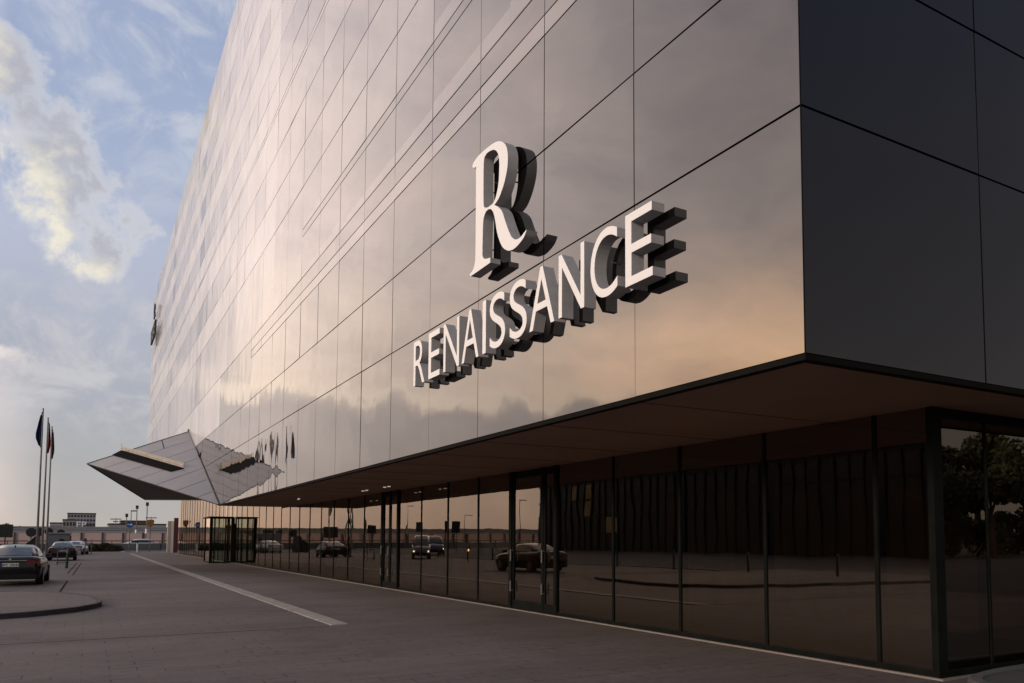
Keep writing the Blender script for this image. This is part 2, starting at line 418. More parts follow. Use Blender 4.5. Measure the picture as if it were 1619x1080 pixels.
# soffit
bm = B_()
ubox(bm, (XF + .05, YC + .05, 1.97), (32, 25.9, 2.05))
sof = hp('soffit', bm, M['soffit'])
bm = B_(); ubox(bm, (XF + .04, 25.9, 1.97), (32, 25.98, 4.5)); ubox(bm, (XF + .04, 25.98, 4.33), (32, YE, 4.38))
hp('upper_soffit', bm, M['canopy_dark'])
for y in (4.66, 6.03, 7.4, 8.76, 10.1, 11.5, 12.9, 14.2, 15.6, 17, 18.4, 19.7, 21.1, 22.5, 23.9):
    bm = B_(); ubox(bm, (XF + .05, y, 1.9675), (XG, y + .005, 1.9695)); hp('soffit_joint', bm, M['joint'])
for (x, y) in ((4.3, 20.2), (4.35, 20.5), (4.7, 16.0), (4.7, 16.25), (4.7, 14.6), (4.7, 14.85)):
    bm = B_(); tube(bm, V(x, y, 1.955), V(x, y, 1.9695), .05); hp('downlight', bm, M['lamp_soft'])
# ground-floor glazing
HB = 1.97
mul = [3.70, 4.21, 5.43, 6.68, 7.94, 9.28]
def pane(y0, y1, ztop, zb=.05, x=XG):
    bm = B_(); tl = rp.gauss(0, .0008) * (y1 - y0) * U
    X = x * U
    v = [(X + tl, y0 * U, zb * U), (X - tl, y1 * U, zb * U), (X - tl, y1 * U, ztop * U), (X + tl, y0 * U, ztop * U)]
    quad(bm, v[1], v[0], v[3], v[2])
    return bm
def mullion(y, ztop, w=.03, dp=.09):
    bm = B_(); ubox(bm, (XG - .012, y - w / 2, .0), (XG + dp, y + w / 2, ztop)); hp('mullion', bm, M['frame'])
ys = mul + [10.64, 11.80, 13.07, 14.36, 15.66, 16.70]
y = 16.70
while y < 60: y += 1.30; ys.append(y)
for i in range(len(ys) - 1):
    y0, y1 = ys[i], ys[i + 1]
    zt = HB if y0 < 25.9 else 4.33
    if i not in (5, 10):
        hp('window_pane', pane(y0, y1, zt), M['street_glass'])
    if y0 < 26: mullion(y0, zt, .034 if y0 < 12 else .026)
    else: mullion(y0, zt, .012)
# corner post and right return
bm = B_(); ubox(bm, (XG - .02, YG - .02, 0), (XG + .05, YG + .035, HB)); hp('corner_post', bm, M['frame'])
for i, (x0, x1) in enumerate(((5.28, 5.90), (5.90, 7.15), (7.15, 8.4), (8.4, 9.65), (9.65, 10.9))):
    bm = B_(); quad(bm, V(x0, YG, .05), V(x1, YG, .05), V(x1, YG, HB - .0), V(x0, YG, HB - .0)); hp('window_pane', bm, M['street_glass'])
    bm = B_(); ubox(bm, (x1 - .012, YG - .01, 0), (x1 + .012, YG + .09, HB)); hp('mullion', bm, M['frame'])
bm = B_(); ubox(bm, (XG + .05, YG - .014, HB - .07), (11, YG + .06, HB - .001)); ubox(bm, (XG + .05, YG - .014, 0), (11, YG + .06, .05)); hp('transom', bm, M['frame'])
bm = B_(); ubox(bm, (XG - .015, YG + .036, .0), (XG + .06, 61, .05)); hp('base_rail', bm, M['frame'])
# doors between pairs of posts
def door(y0, y1, split):
    bm = B_(); ubox(bm, (XG - .03, y0 - .02, 0), (XG + .1, y0 + .045, HB)); hp('door_post', bm, M['frame'])
    bm = B_(); ubox(bm, (XG - .03, y1 - .06, 0), (XG + .1, y1 + .02, HB)); hp('door_post', bm, M['frame'])
    for a, b in ((y0 + .045, split - .02), (split + .02, y1 - .06)):
        bm = B_()
        e = .04
        ubox(bm, (XG - .005, a, .05), (XG + .03, a + e, HB - .03)); ubox(bm, (XG - .005, b - e, .05), (XG + .03, b, HB - .03))
        ubox(bm, (XG - .005, a + e, .05), (XG + .03, b - e, .13)); ubox(bm, (XG - .005, a + e, HB - .1), (XG + .03, b - e, HB - .03))
        f = hp('door', bm, M['frame'])
        bm = B_(); quad(bm, V(XG + .008, b - e, .13), V(XG + .008, a + e, .13), V(XG + .008, a + e, HB - .1), V(XG + .008, b - e, HB - .1))
        g = hp('door_glass', bm, M['street_glass'], parent=f)
        bm = B_(); yy = b - e / 2
        tube(bm, V(XG - .045, yy, .25), V(XG - .045, yy, .40), .018); tube(bm, V(XG - .045, yy, .68), V(XG - .045, yy, .85), .018)
        ubox(bm, (XG - .045, yy - .006, .26), (XG - .005, yy + .006, .27)); ubox(bm, (XG - .045, yy - .006, .83), (XG - .005, yy + .006, .84))
        hp('handle', bm, M['steel'], parent=f)
    bm = B_(); ubox(bm, (XG - .012, split - .02, 0), (XG + .05, split + .02, HB)); hp('door_post', bm, M['frame'])
door(9.28, 10.64, 9.66); door(15.66, 16.70, 16.2)
# interior seen dimly through the glazing
bm = B_()
ubox(bm, (XG + .12, YG + .12, -.004), (12, 61, .003)); hp('interior_floor', bm, M['interior'])
bm = B_(); ubox(bm, (7.9, YG + .12, .003), (8.0, 61, 1.965)); ubox(bm, (8.0, YG + 2.4, .003), (12, YG + 2.5, 1.965)); ubox(bm, (XG + .3, 60.9, .003), (7.9, 61, 4.3)); hp('interior_wall', bm, M['curtain'])
bm = B_(); ubox(bm, (XG + .1, 26.1, 4.2), (9, 61, 4.31)); ubox(bm, (8.8, 26.1, 1.97), (8.9, 61, 4.2)); hp('interior_ceiling', bm, M['interior'])
for y in (5.9, 6.7, 7.5, 8.9, 10.2):
    bm = B_(); tube(bm, V(7.55, y, 1.90), V(7.55, y, 1.965), .07); hp('wall_washer', bm, M['frame'])
    l = bpy.data.lights.new('wall_washer_light', 'SPOT'); l.energy = 1.6; l.color = (1, .5, .2); l.spot_size = R(60); l.spot_blend = .7; l.shadow_soft_size = .03
    lo = bpy.data.objects.new('wall_washer_light', l); COL.objects.link(lo); lo.parent = hotel
    lo.matrix_parent_inverse = Matrix.Translation(-hotel.location)
    lo.location = V(7.62, y, 1.88); lo.rotation_euler = (0, R(-18), 0)
for x in (6.1,):
    bm = B_(); tube(bm, V(x, 4.35, 0.05), V(x, 4.35, 1.0), .02); hp('interior_post', bm, M['steel'])

# ------------------------------------------------------------------ lettering
def poly_curve(rings, depth):
    cu = bpy.data.curves.new('t', 'CURVE'); cu.dimensions = '2D'; cu.fill_mode = 'BOTH'; cu.extrude = depth / 2
    for ring in rings:
        sp = cu.splines.new('POLY'); sp.points.add(len(ring) - 1); sp.use_cyclic_u = True
        for i, (a, b) in enumerate(ring): sp.points[i].co = (a, b, 0, 1)
    return curve_mesh(cu)
def curve_mesh(cu):
    o = bpy.data.objects.new('t', cu); COL.objects.link(o)
    dg = bpy.context.evaluated_depsgraph_get(); dg.update()
    me = bpy.data.meshes.new_from_object(o.evaluated_get(dg))
    bpy.data.objects.remove(o); me.materials.clear()
    return me
def smooth_ring(r, corners, n=4):
    out = []; L = len(r)
    for i in range(L):
        p0, p1, p2, p3 = r[i - 1], r[i], r[(i + 1) % L], r[(i + 2) % L]
        if i in corners: p0 = p1
        if (i + 1) % L in corners: p3 = p2
        for k in range(n):
            t = k / n
            out.append(tuple(.5 * ((2 * p1[j]) + (-p0[j] + p2[j]) * t + (2 * p0[j] - 5 * p1[j] + 4 * p2[j] - p3[j]) * t * t + (-p0[j] + 3 * p1[j] - 3 * p2[j] + p3[j]) * t ** 3) for j in (0, 1)))
    return out
def finish_letter(me, name, parent, loc, depth):
    # curve plane (a, b) -> world (-Y, Z); extrusion along X; front faces -X
    for v in me.vertices:
        a, b, c = v.co; v.co = Vector((-c, -a, b))
    me.materials.append(M['letter_face']); me.materials.append(M['letter_side']); me.materials.append(M['letter_back'])
    bm = B_(); bm.from_mesh(me); bmesh.ops.remove_doubles(bm, verts=bm.verts, dist=1e-4)
    bmesh.ops.recalc_face_normals(bm, faces=bm.faces); bm.to_mesh(me); bm.free()
    for p in me.polygons:
        p.material_index = 0 if p.normal.x < -.9 else (2 if p.normal.x > .9 else 1)
        p.use_smooth = False
    o = bpy.data.objects.new(name, me); COL.objects.link(o); o.parent = parent; o.location = loc
    return o
def standoffs(parent, pts):
    for (y, z) in pts:
        bm = B_(); tube(bm, (.1, y, z), (.21, y, z), .012, n=8); obj('stand_off', bm, M['steel'], parent)
XL = 3.12 * U + .09; DEP = .18
OUT = [(7.24, 4.692), (7.2, 4.721), (7.09, 4.738), (6.96, 4.735), (6.82, 4.725), (6.71, 4.709), (6.62, 4.68), (6.53, 4.628), (6.47, 4.562), (6.44, 4.47), (6.45, 4.357), (6.5, 4.258), (6.56, 4.188), (6.63, 4.136), (6.72, 4.108), (6.63, 4.056), (6.55, 3.985), (6.49, 3.886), (6.42, 3.773), (6.35, 3.684), (6.27, 3.634), (6.18, 3.624), (6.12, 3.64), (6.06, 3.655), (6.1, 3.611), (6.17, 3.582), (6.27, 3.562), (6.36, 3.565), (6.45, 3.593), (6.54, 3.653), (6.61, 3.743), (6.66, 3.838), (6.69, 3.928), (6.72, 4.006), (6.76, 4.067), (6.82, 4.106), (6.9, 4.112), (6.95, 4.075), (6.97, 4.009), (6.98, 3.75), (6.97, 3.692), (6.92, 3.654), (6.8, 3.630), (6.80, 3.583), (7.26, 3.580), (7.28, 3.604), (7.2, 3.630), (7.16, 3.679), (7.145, 3.772), (7.145, 4.192), (7.15, 4.647), (7.21, 4.66)]
HOLE = [(6.965, 4.632), (6.92, 4.677), (6.83, 4.674), (6.72, 4.639), (6.65, 4.576), (6.62, 4.492), (6.62, 4.396), (6.63, 4.295), (6.67, 4.201), (6.73, 4.142), (6.83, 4.135), (6.91, 4.15), (6.96, 4.197), (6.97, 4.424)]
yc0, zc0 = 6.67, 4.15
conv = lambda ring: [(-(y - yc0) * U, (z - zc0) * U) for y, z in ring]
mono = thing('monogram_sign', 'tall white serif letter R in relief standing off the mirrored facade', 'sign letter', (XL, yc0 * U, zc0 * U))
rme = poly_curve([smooth_ring(conv(OUT), {0, 14, 22, 23, 42, 43, 44, 45, 50}), smooth_ring(conv(HOLE), set())], DEP)
big_r = finish_letter(rme, 'letter', mono, (0, 0, 0), DEP)
standoffs(mono, [(.5, .5), (.6, -.6), (-.1, .3), (-.1, -.4)])
word = thing('wordmark_sign', 'white capital letters reading RENAISSANCE standing off the facade below the tall R', 'sign', (XL, 6.6 * U, 2.742 * U))
GL = [('R', 8.87, 8.51), ('E', 8.39, 8.06), ('N', 7.95, 7.53), ('A', 7.46, 7.05), ('I', 6.96, 6.885), ('S', 6.80, 6.47), ('S', 6.38, 6.05), ('A', 6.00, 5.57), ('N', 5.50, 5.11), ('C', 5.02, 4.66), ('E', 4.56, 4.24)]
for ch, ya, yb in GL:
    cu = bpy.data.curves.new('t', 'FONT'); cu.body = ch; cu.size = 1; cu.extrude = .5; cu.resolution_u = 8
    cu.offset = -.004
    me = curve_mesh(cu)
    xs = [v.co.x for v in me.vertices]; zs = [v.co.y for v in me.vertices]
    x0, x1, z0, z1 = min(xs), max(xs), min(zs), max(zs)
    w = (ya - yb) * U; h = (3.250 - 2.742) * U
    for v in me.vertices:
        v.co = Vector(((v.co.x - x0) / (x1 - x0) * w, (v.co.y - z0) / (z1 - z0) * h, v.co.z * DEP / 1.0))
    finish_letter(me, 'letter', word, (0, (ya - 6.6) * U, 0), DEP)
standoffs(word, [((y - 6.6) * U, .3 * U) for y in (8.82, 8.35, 7.9, 7.3, 6.92, 5.8, 5.45, 4.9, 4.52)])
# the same sign again, far away near the roof line at the other end of the facade
def copy_sign(root, loc, sc, label, dark):
    r = root.copy(); COL.objects.link(r); r.location = loc; r.scale = (sc, sc, sc); r['label'] = label
    for ch in root.children:
        c = ch.copy(); COL.objects.link(c); c.parent = r
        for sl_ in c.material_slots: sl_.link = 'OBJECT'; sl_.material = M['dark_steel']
    return r
copy_sign(mono, (XF * U - .27, 57.0 * U, 15.35 * U), .8, 'distant letter R high on the far end of the facade seen edge-on', True)
copy_sign(word, (XF * U - .27, 57.5 * U, 13.6 * U), 1.0, 'distant row of sign letters high at the far end of the facade seen edge-on', True).scale = (1.0, .8, 1.7)

# ------------------------------------------------------------------ folded canopy
can = thing('entrance_canopy', 'grey faceted triangular canopy folding out of the facade above the entrance', 'canopy', V(3.27, 30, 0))
def cp(name, bm, m, parent=None, mats=None):
    o = obj(name, bm, m, parent or can, mats=mats)
    if parent is None: o.matrix_parent_inverse = Matrix.Translation(-can.location)
    return o
L_, T_, Bp, Up, Wp = V(-.09, 34.3, 3.71), V(3.25, 35.3, 5.22), V(3.25, 25.92, 2.0), V(1.95, 37.5, 2.6), V(3.25, 28.1, 2.24)
Tb = V(3.25, 38.5, 4.3)
bm = B_()
v = [bm.verts.new(p) for p in (L_, T_, Bp)]; bm.faces.new(v)
front = cp('front_panel', bm, M['canopy'])
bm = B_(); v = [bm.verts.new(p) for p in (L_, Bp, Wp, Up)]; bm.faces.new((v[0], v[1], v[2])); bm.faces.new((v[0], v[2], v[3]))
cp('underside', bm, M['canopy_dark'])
bm = B_(); v = [bm.verts.new(p) for p in (L_, T_, Tb, Up)]; bm.faces.new((v[0], v[1], v[2])); bm.faces.new((v[0], v[2], v[3]))
w = [bm.verts.new(p) for p in (Up, Tb, Wp)]; bm.faces.new(w)
cp('rear_panel', bm, M['canopy'])
nf = (T_ - L_).cross(Bp - L_).normalized()
if nf.y > 0: nf = -nf
bm = B_()
def ribbon(bm, p, q, w, n, off=.006):
    t = (q - p).normalized(); s_ = t.cross(n).normalized() * w / 2
    quad(bm, p + s_ + n * off, q + s_ + n * off, q - s_ + n * off, p - s_ + n * off)
for k in range(1, 7):
    f = k / 7; ribbon(bm, L_.lerp(Bp, f), T_.lerp(Bp, f), .035, nf)
p = L_.lerp(T_, .72); ribbon(bm, p, p + (T_.lerp(Bp, 1 / 7) - T_), .05, nf)
cp('panel_joint', bm, M['joint'])
bm = B_(); tube(bm, T_, Bp, .05, n=6); tube(bm, L_, T_, .035, n=6); tube(bm, L_, Bp, .035, n=6); tube(bm, L_, Up, .05, n=6); tube(bm, Up, Wp, .05, n=6); cp('edge_profile', bm, M['dark_steel'])
# slot balcony with railing on the canopy face
a0, a1, b1, b0 = [Vector(p) * U for p in ((.66, 34.9 - .35, 4.18), (.94, 35.27 - .4, 4.42), (2.70, 30.45, 3.39), (2.32, 30.5, 3.27))]
def onface(p): return p - nf * (p - L_).dot(nf)
a0, a1, b1, b0 = map(onface, (a0, a1, b1, b0))
bm = B_()
lo_ = [bm.verts.new(p + nf * .01) for p in (a0, a1, b1, b0)]; hi_ = [bm.verts.new(p + nf * .05) for p in (a0, a1, b1, b0)]
bm.faces.new(lo_); bm.faces.new(hi_)
for i in range(4): bm.faces.new((lo_[i], lo_[(i + 1) % 4], hi_[(i + 1) % 4], hi_[i]))
bal = cp('light_slot', bm, M['joint'])
bm = B_()
up = Vector((0, 0, 1))
q0, q1 = a1 + nf * .08, b1 + nf * .08
tube(bm, q0 + up * .22, q1 + up * .22, .03, n=6); tube(bm, q0 + up * .02, q1 + up * .02, .03, n=6)
tube(bm, q0 + up * .12, q1 + up * .12, .05, n=6)
for k in range(13): p = q0.lerp(q1, k / 12); tube(bm, p, p + up * (.22 if k % 12 else .36), .022, n=6)
cp('railing', bm, M['cream'])
bm = B_(); tube(bm, T_ - up * .05, T_ + up * .16, .05, n=6); tube(bm, T_.lerp(Bp, .42), T_.lerp(Bp, .42) + up * .22 + nf * .1, .04, n=6); cp('lightning_post', bm, M['dark_steel'])

# ------------------------------------------------------------------ glazed entrance porch
po = thing('entrance_porch', 'glass entrance porch with dark posts beside the far ground floor glazing', 'porch', V(4.8, 37.5))
X0, X1, Y0, Y1, HT = 4.38, 5.2, 36.9, 38.9, 1.88
def pp(name, bm, m):
    o = obj(name, bm, m, po); o.matrix_parent_inverse = Matrix.Translation(-po.location); return o
for x, y in ((X0, Y0), (X1, Y0), (X0, Y1), (X1, Y1), (X0 + .12, Y0), (X1 - .12, Y0)):
    bm = B_(); w = .055 if (x, y) in ((X1, Y0), (X0, Y0)) else (.03 if x in (X0, X1) else .018); ubox(bm, (x - w, y - w, 0), (x + w, y + w, HT)); pp('post', bm, M['frame'])
for a, b in (((X0 + .03, Y0), (X1 - .03, Y0)), ((X0, Y0 + .03), (X0, Y1 - .03)), ((X0 + .03, Y1), (X1 - .03, Y1))):
    bm = B_(); quad(bm, V(*a, .05), V(*b, .05), V(*b, HT), V(*a, HT)); pp('glass_pane', bm, M['clear_glass'])
bm = B_(); ubox(bm, (X0 - .1, Y0 - .1, HT), (X1 + .02, Y1 + .05, HT + .05)); pp('porch_roof', bm, M['frame'])
bm = B_(); ubox(bm, (X0 - .02, Y0 - .02, 0), (X1, Y0 + .02, .06)); ubox(bm, (X0 - .02, Y0, 0), (X0 + .02, Y1, .06)); pp('base_rail', bm, M['frame'])
bm = B_(); tube(bm, V(4.8, 37.9, .05), V(4.8, 37.9, HT), .06); 
for k in range(3):
    a = R(30 + 120 * k); c = V(4.8, 37.9, 0); e = c + Vector((math.cos(a), math.sin(a), 0)) * .62
    quad(bm, c + up * .08, e + up * .08, e + up * 2.2, c + up * 2.2)
pp('revolving_leaf', bm, M['clear_glass'])

# ------------------------------------------------------------------ cars
def section_loft(bm, st, x=0):
    # each station: y, half width, z bottom, z shoulder, crown
    rings = []
    for (y, hw, zb, zs, cr) in st:
        h = zs - zb
        half = [(hw * .80, zb), (hw * .96, zb + h * .10), (hw, zb + h * .35), (hw * .995, zb + h * .62), (hw * .965, zb + h * .88), (hw * .88, zs), (hw * .5, zs + cr * .8), (0, zs + cr)]
        ring = [(a, y, b) for a, b in half] + [(-a, y, b) for a, b in half[-2::-1]]
        rings.append(ring)
    loft(bm, rings)
def car(name, label, loc, rz, paint, kind='sedan', plate=None, group=None, lights=False):
    t = thing(name, label, 'car' if kind != 'van' else 'van', loc, rz, group)
    if kind == 'sedan':
        L = 5.0
        body = [(0, .74, .42, .80, .02), (.03, .86, .30, .93, .03), (.12, .91, .24, 1.02, .03), (.30, .93, .22, 1.05, .03), (.9, .945, .21, 1.03, .03), (1.8, .95, .20, 1.0, .03), (3.0, .95, .20, .97, .03), (3.7, .94, .21, .95, .04), (4.3, .92, .22, .88, .05), (4.75, .87, .25, .78, .05), (4.93, .78, .3, .70, .04), (5.0, .6, .38, .62, .02)]
        gh = [(.62, .80, 1.03, .72, 1.045), (1.0, .82, 1.02, .66, 1.20), (1.45, .83, 1.0, .60, 1.36), (1.9, .84, .99, .58, 1.44), (2.5, .84, .98, .58, 1.465), (3.1, .83, .97, .59, 1.42), (3.5, .81, .96, .62, 1.26), (4.0, .77, .94, .70, .98)]
        wy = (.98, 4.05)
    elif kind == 'suv':
        L = 4.7
        body = [(0, .78, .45, .95, .02), (.05, .90, .32, 1.1, .03), (.3, .93, .28, 1.12, .03), (1.5, .94, .26, 1.1, .03), (3.0, .94, .26, 1.08, .03), (3.7, .93, .28, 1.05, .05), (4.3, .9, .3, .98, .05), (4.6, .82, .34, .85, .04), (4.7, .66, .45, .72, .02)]
        gh = [(.05, .82, 1.1, .72, 1.2), (.35, .84, 1.1, .66, 1.55), (.8, .85, 1.09, .64, 1.66), (2.0, .85, 1.08, .64, 1.68), (2.7, .84, 1.07, .64, 1.63), (3.1, .82, 1.06, .68, 1.42), (3.7, .78, 1.05, .72, 1.1)]
        wy = (.9, 3.8)
    else:
        L = 5.2
        body = [(0, .85, .45, 1.2, .02), (.05, .94, .32, 1.3, .02), (1.5, .96, .28, 1.3, .02), (3.6, .96, .28, 1.25, .03), (4.4, .94, .3, 1.12, .05), (4.95, .88, .34, .95, .05), (5.2, .68, .45, .7, .02)]
        gh = [(.0, .88, 1.28, .80, 1.85), (.2, .88, 1.28, .78, 1.96), (1.5, .89, 1.28, .78, 2.0), (3.0, .88, 1.26, .76, 1.96), (3.6, .86, 1.24, .76, 1.75), (4.4, .82, 1.12, .76, 1.2)]
        wy = (.95, 4.2)
    bm = B_(); section_loft(bm, body); obj('body', bm, paint, t, True)
    bm = B_()
    rings = []
    for (y, bw, bz, tw, tz) in gh:
        half = [(bw, bz - .04), (tw + (bw - tw) * .12, bz + (tz - bz) * .85), (tw * .86, tz), (tw * .4, tz + .015), (0, tz + .02)]
        rings.append([(a, y, b) for a, b in half] + [(-a, y, b) for a, b in half[-2::-1]])
    loft(bm, rings); obj('cabin', bm, paint, t, True)
    def gs(i, side, f):      # point on cabin side, f 0..1 up
        y, bw, bz, tw, tz = gh[i]; x = bw + (tw + (bw - tw) * .12 - bw) * f; z = bz + (tz - bz) * .85 * f
        return Vector((side * (x + .008), y, z))
    # windows
    n = len(gh)
    ri = 0; re = 2 if kind == 'sedan' else 1
    def endglass(i0, i1, sgn):
        bm = B_(); A, Bq = gh[i0], gh[i1]
        rows = []
        for f in (.08, .36, .64, .92):
            y = A[0] + (Bq[0] - A[0]) * f; tw = A[3] + (Bq[3] - A[3]) * f
            if i1 - i0 in (2, -2):
                m_ = gh[(i0 + i1) // 2]; g = f * 2
                P, Q = (A, m_) if g < 1 else (m_, Bq); g = g if g < 1 else g - 1
                y = P[0] + (Q[0] - P[0]) * g; tw = P[3] + (Q[3] - P[3]) * g; tz = P[4] + (Q[4] - P[4]) * g
            else: tz = A[4] + (Bq[4] - A[4]) * f
            d_ = .012
            rows.append([Vector((a * tw, y + sgn * d_, tz + .5 * d_ + c)) for a, c in ((-.84, .004), (-.4, .019), (0, .024), (.4, .019), (.84, .004))])
        vs = [[bm.verts.new(p) for p in r] for r in rows]
        for a, b in zip(vs, vs[1:]):
            for i in range(4): bm.faces.new((a[i], a[i + 1], b[i + 1], b[i]))
        return bm
    obj('rear_window', endglass(ri, re, -1), M['car_glass'], t, True)
    obj('windscreen', endglass(n - 1, n - 3 if kind == 'sedan' else n - 3, 1), M['car_glass'], t, True)
    for side in (1, -1):
        lo_i, hi_i = (1, n - 2)
        mid = (lo_i + hi_i + 1) // 2
        for a, b in ((lo_i, mid), (mid, hi_i)):
            bm = B_()
            pts = [gs(i, side, .18) for i in range(a, b + 1)]; top = [gs(i, side, .90) for i in range(a, b + 1)]
            if a == lo_i: pts[0].y += .12; top[0] = gs(a, side, .5); top[0].y += .15
            else: pts[0].y += .04; top[0].y += .04
            vs = [bm.verts.new(p) for p in pts]; vt = [bm.verts.new(p) for p in top]
            for i in range(len(vs) - 1): bm.faces.new((vs[i], vs[i + 1], vt[i + 1], vt[i]))
            obj('side_window', bm, M['car_glass'], t)
        for y in wy:
            bm = B_(); tube(bm, (side * .73, y, .335), (side * .962, y, .335), .335, n=20); w = obj('wheel', bm, M['rubber'], t)
            bm = B_(); tube(bm, (side * .955, y, .335), (side * .968, y, .335), .23, n=16)
            obj('rim', bm, M['rim'], w)
        bm = B_(); box(bm, (side * .86, L * .70, .98), (side * 1.02, L * .70 + .12, 1.10)); obj('wing_mirror', bm, paint, t)
        z = .78 if kind == 'sedan' else (.9 if kind == 'suv' else .95)
        bm = B_(); x0, x1 = (.50, .86)
        box(bm, (side * x0, -.012, z), (side * .76, .06, z + .13)); box(bm, (side * .74, .015, z), (side * .895, .17, z + .13)); obj('tail_lamp', bm, M['red_lens'], t)
        bm = B_(); box(bm, (side * .5, L - .22, .60), (side * .80, L - .03, .72)); obj('headlight', bm, M['head_lens'] if lights else M['chrome'], t)
    zb = .30
    bm = B_(); box(bm, (-.82, -.03, .26), (.82, .1, .42)); obj('rear_bumper', bm, M['rubber'] if kind != 'sedan' else paint, t)
    bm = B_(); box(bm, (-.50, -.022, .905 if kind == 'sedan' else 1.0), (.50, .0, .925 if kind == 'sedan' else 1.02)); obj('trim_bar', bm, M['chrome'], t)
    bm = B_(); box(bm, (-.5, L - .06, .42), (.5, L + .01, .56)); obj('grille', bm, M['rubber'], t)
    bm = B_(); pz = .70 if kind == 'sedan' else .7
    box(bm, (-.27, -.045, pz), (.27, -.02, pz + .125)); pl = obj('number_plate', bm, M['plate'], t)
    if plate:
        bm = B_(); box(bm, (-.27, -.049, pz + .002), (-.225, -.0455, pz + .123)); obj('plate_band', bm, M['plate_blue'], pl)
        cu = bpy.data.curves.new('t', 'FONT'); cu.body = plate; cu.size = .115; cu.align_x = 'CENTER'; cu.extrude = .002; cu.offset = .002
        me = curve_mesh(cu); me.materials.append(M['ink'])
        o = bpy.data.objects.new('plate_characters', me); COL.objects.link(o); o.parent = pl; o.location = (.03, -.049, pz + .022); o.rotation_euler = (R(90), 0, 0)
    if kind == 'sedan':
        bm = B_(); tube(bm, (0, -.024, .965), (0, .02, .965), .04, n=14); obj('badge', bm, M['chrome'], t)
        bm = B_(); prism(bm, [(-.02, 1.55), (.02, 1.55), (.012, 1.78), (-.012, 1.78)], 1.38, 1.46); obj('roof_antenna', bm, M['paint_black'], t)
        bm = B_(); box(bm, (-.79, .62, 1.05), (.79, .66, 1.062)); obj('boot_seam', bm, M['chrome'], t)
    return t
car('parked_car', 'black sedan with white number plate parked nearest at the left edge', V(-1.37, 21.1), R(-1.5), M['paint_black'], 'sedan', 'WY 1054X')
car('parked_car', 'black sedan with pale roof parked behind the metal hoops', V(-.95, 44.3), R(0), M['paint_black'], 'sedan', 'WY 1054X')
car('parked_car', 'silver car partly hidden behind the second black sedan', V(-.78, 60), R(-8), M['paint_silver'], 'sedan')
car('passing_car', 'white estate car on the road behind the barrier', V(5.2, 83.0), R(90), M['paint_white'], 'suv')
# cars that the photo shows only as reflections in the ground-floor glazing
car('parked_van', 'grey van with lit headlights mirrored in the ground floor glass', V(-4.5, 41.0), R(200), M['paint_grey'], 'van', lights=True)
car('parked_van', 'blue van mirrored behind the grey van in the ground floor glass', V(-8.9, 50.8), R(195), M['paint_blue'], 'van', lights=True)
car('parked_car', 'dark grey car standing behind the photographer mirrored in the right return glass', V(14.5, -13), R(80), M['paint_grey'], 'suv')
car('parked_car', 'silver sedan behind the photographer mirrored in the right return glass', V(19.5, -12.5), R(82), M['paint_silver'], 'sedan')

# ------------------------------------------------------------------ flagpoles
def flag_mesh(h=2.9, w=.55, seed=0):
    bm = B_(); rr = random.Random(seed); nx, nz = 12, 18; g = []
    ph = rr.random() * 6
    for i in range(nz + 1):
        f = i / nz; ww = w * (.25 + .75 * min(1, f * 1.6)) * (1 if f < .8 else 1 - (f - .8) * 2.5)
        row = []
        for j in range(nx + 1):
            s_ = j / nx
            row.append(bm.verts.new((.05 + ww * s_, .10 * math.sin(s_ * 9 + ph + f * 2) * (.3 + s_), -h * f * (1 - .10 * s_) - .35 * s_ * (1 - f))))
        g.append(row)
    for i in range(nz):
        for j in range(nx): bm.faces.new((g[i][j], g[i][j + 1], g[i + 1][j + 1], g[i + 1][j]))
    ret = bmesh.ops.solidify(bm, geom=bm.faces[:], thickness=.012)
    return bm
for i, (x, y, mm, lab) in enumerate(((-1.82, 42.07, 'flag_blue', 'tall flagpole with a furled dark blue flag, nearest of the three'), (-1.75, 45.2, 'flag_red', 'flagpole with a limp red flag between the other two flagpoles'), (-1.70, 48.6, 'flag_dark', 'flagpole with a limp maroon flag, rightmost of the three'))):
    t = thing('flagpole', lab, 'flagpole', V(x, y), 0, 'flagpoles beside the parked cars')
    H_ = 6.62 * U
    bm = B_(); tube(bm, (0, 0, 0), (0, 0, H_), .085, .045, 12); obj('pole', bm, M['steel'], t)
    bm = B_(); tube(bm, (0, 0, H_), (0, 0, H_ + .06), .07, .03, 10); tube(bm, (0, 0, 0), (0, 0, .12), .16, n=12); obj('cap_and_foot', bm, M['dark_steel'], t)
    o = obj('flag', flag_mesh(2.75, (.34, .26, .20)[i], i), M[mm], t, True); o.location = (0, 0, H_ - .15); o.rotation_euler = (0, 0, R(190 if i == 0 else -20))
    if i == 0: o.rotation_euler = (0, 0, R(170))

# ------------------------------------------------------------------ street furniture, left
def ft(name, label, cat, x, y, group=None, rz=0): return thing(name, label, cat, V(x, y), rz, group)
for x, y, lab in ((-.78, 37.5, 'metal hoop barrier standing behind the second black sedan'),):
    t = ft('hoop_barrier', lab, 'barrier', x, y)
    for dx in (-.28, .28):
        bm = B_(); tube(bm, (dx, 0, 0), (dx, 0, .85), .035, n=8); obj('post', bm, M['steel'], t)
    bm = B_(); tube(bm, (-.28, 0, .85), (.28, 0, .85), .035, n=8); tube(bm, (-.28, 0, .14), (.28, 0, .14), .03, n=8); obj('rail', bm, M['steel'], t)
t = ft('bollard', 'slim green and grey bollard leaning beside the hoop barrier', 'bollard', -.56, 33.0)
bm = B_(); tube(bm, (0, 0, 0), (.03, 0, .9), .075, .075, 12); obj('post', bm, M['green_paint'], t)
bm = B_(); tube(bm, (.03, 0, .9), (.04, 0, 1.12), .085, .06, 12); obj('cap', bm, M['steel'], t)
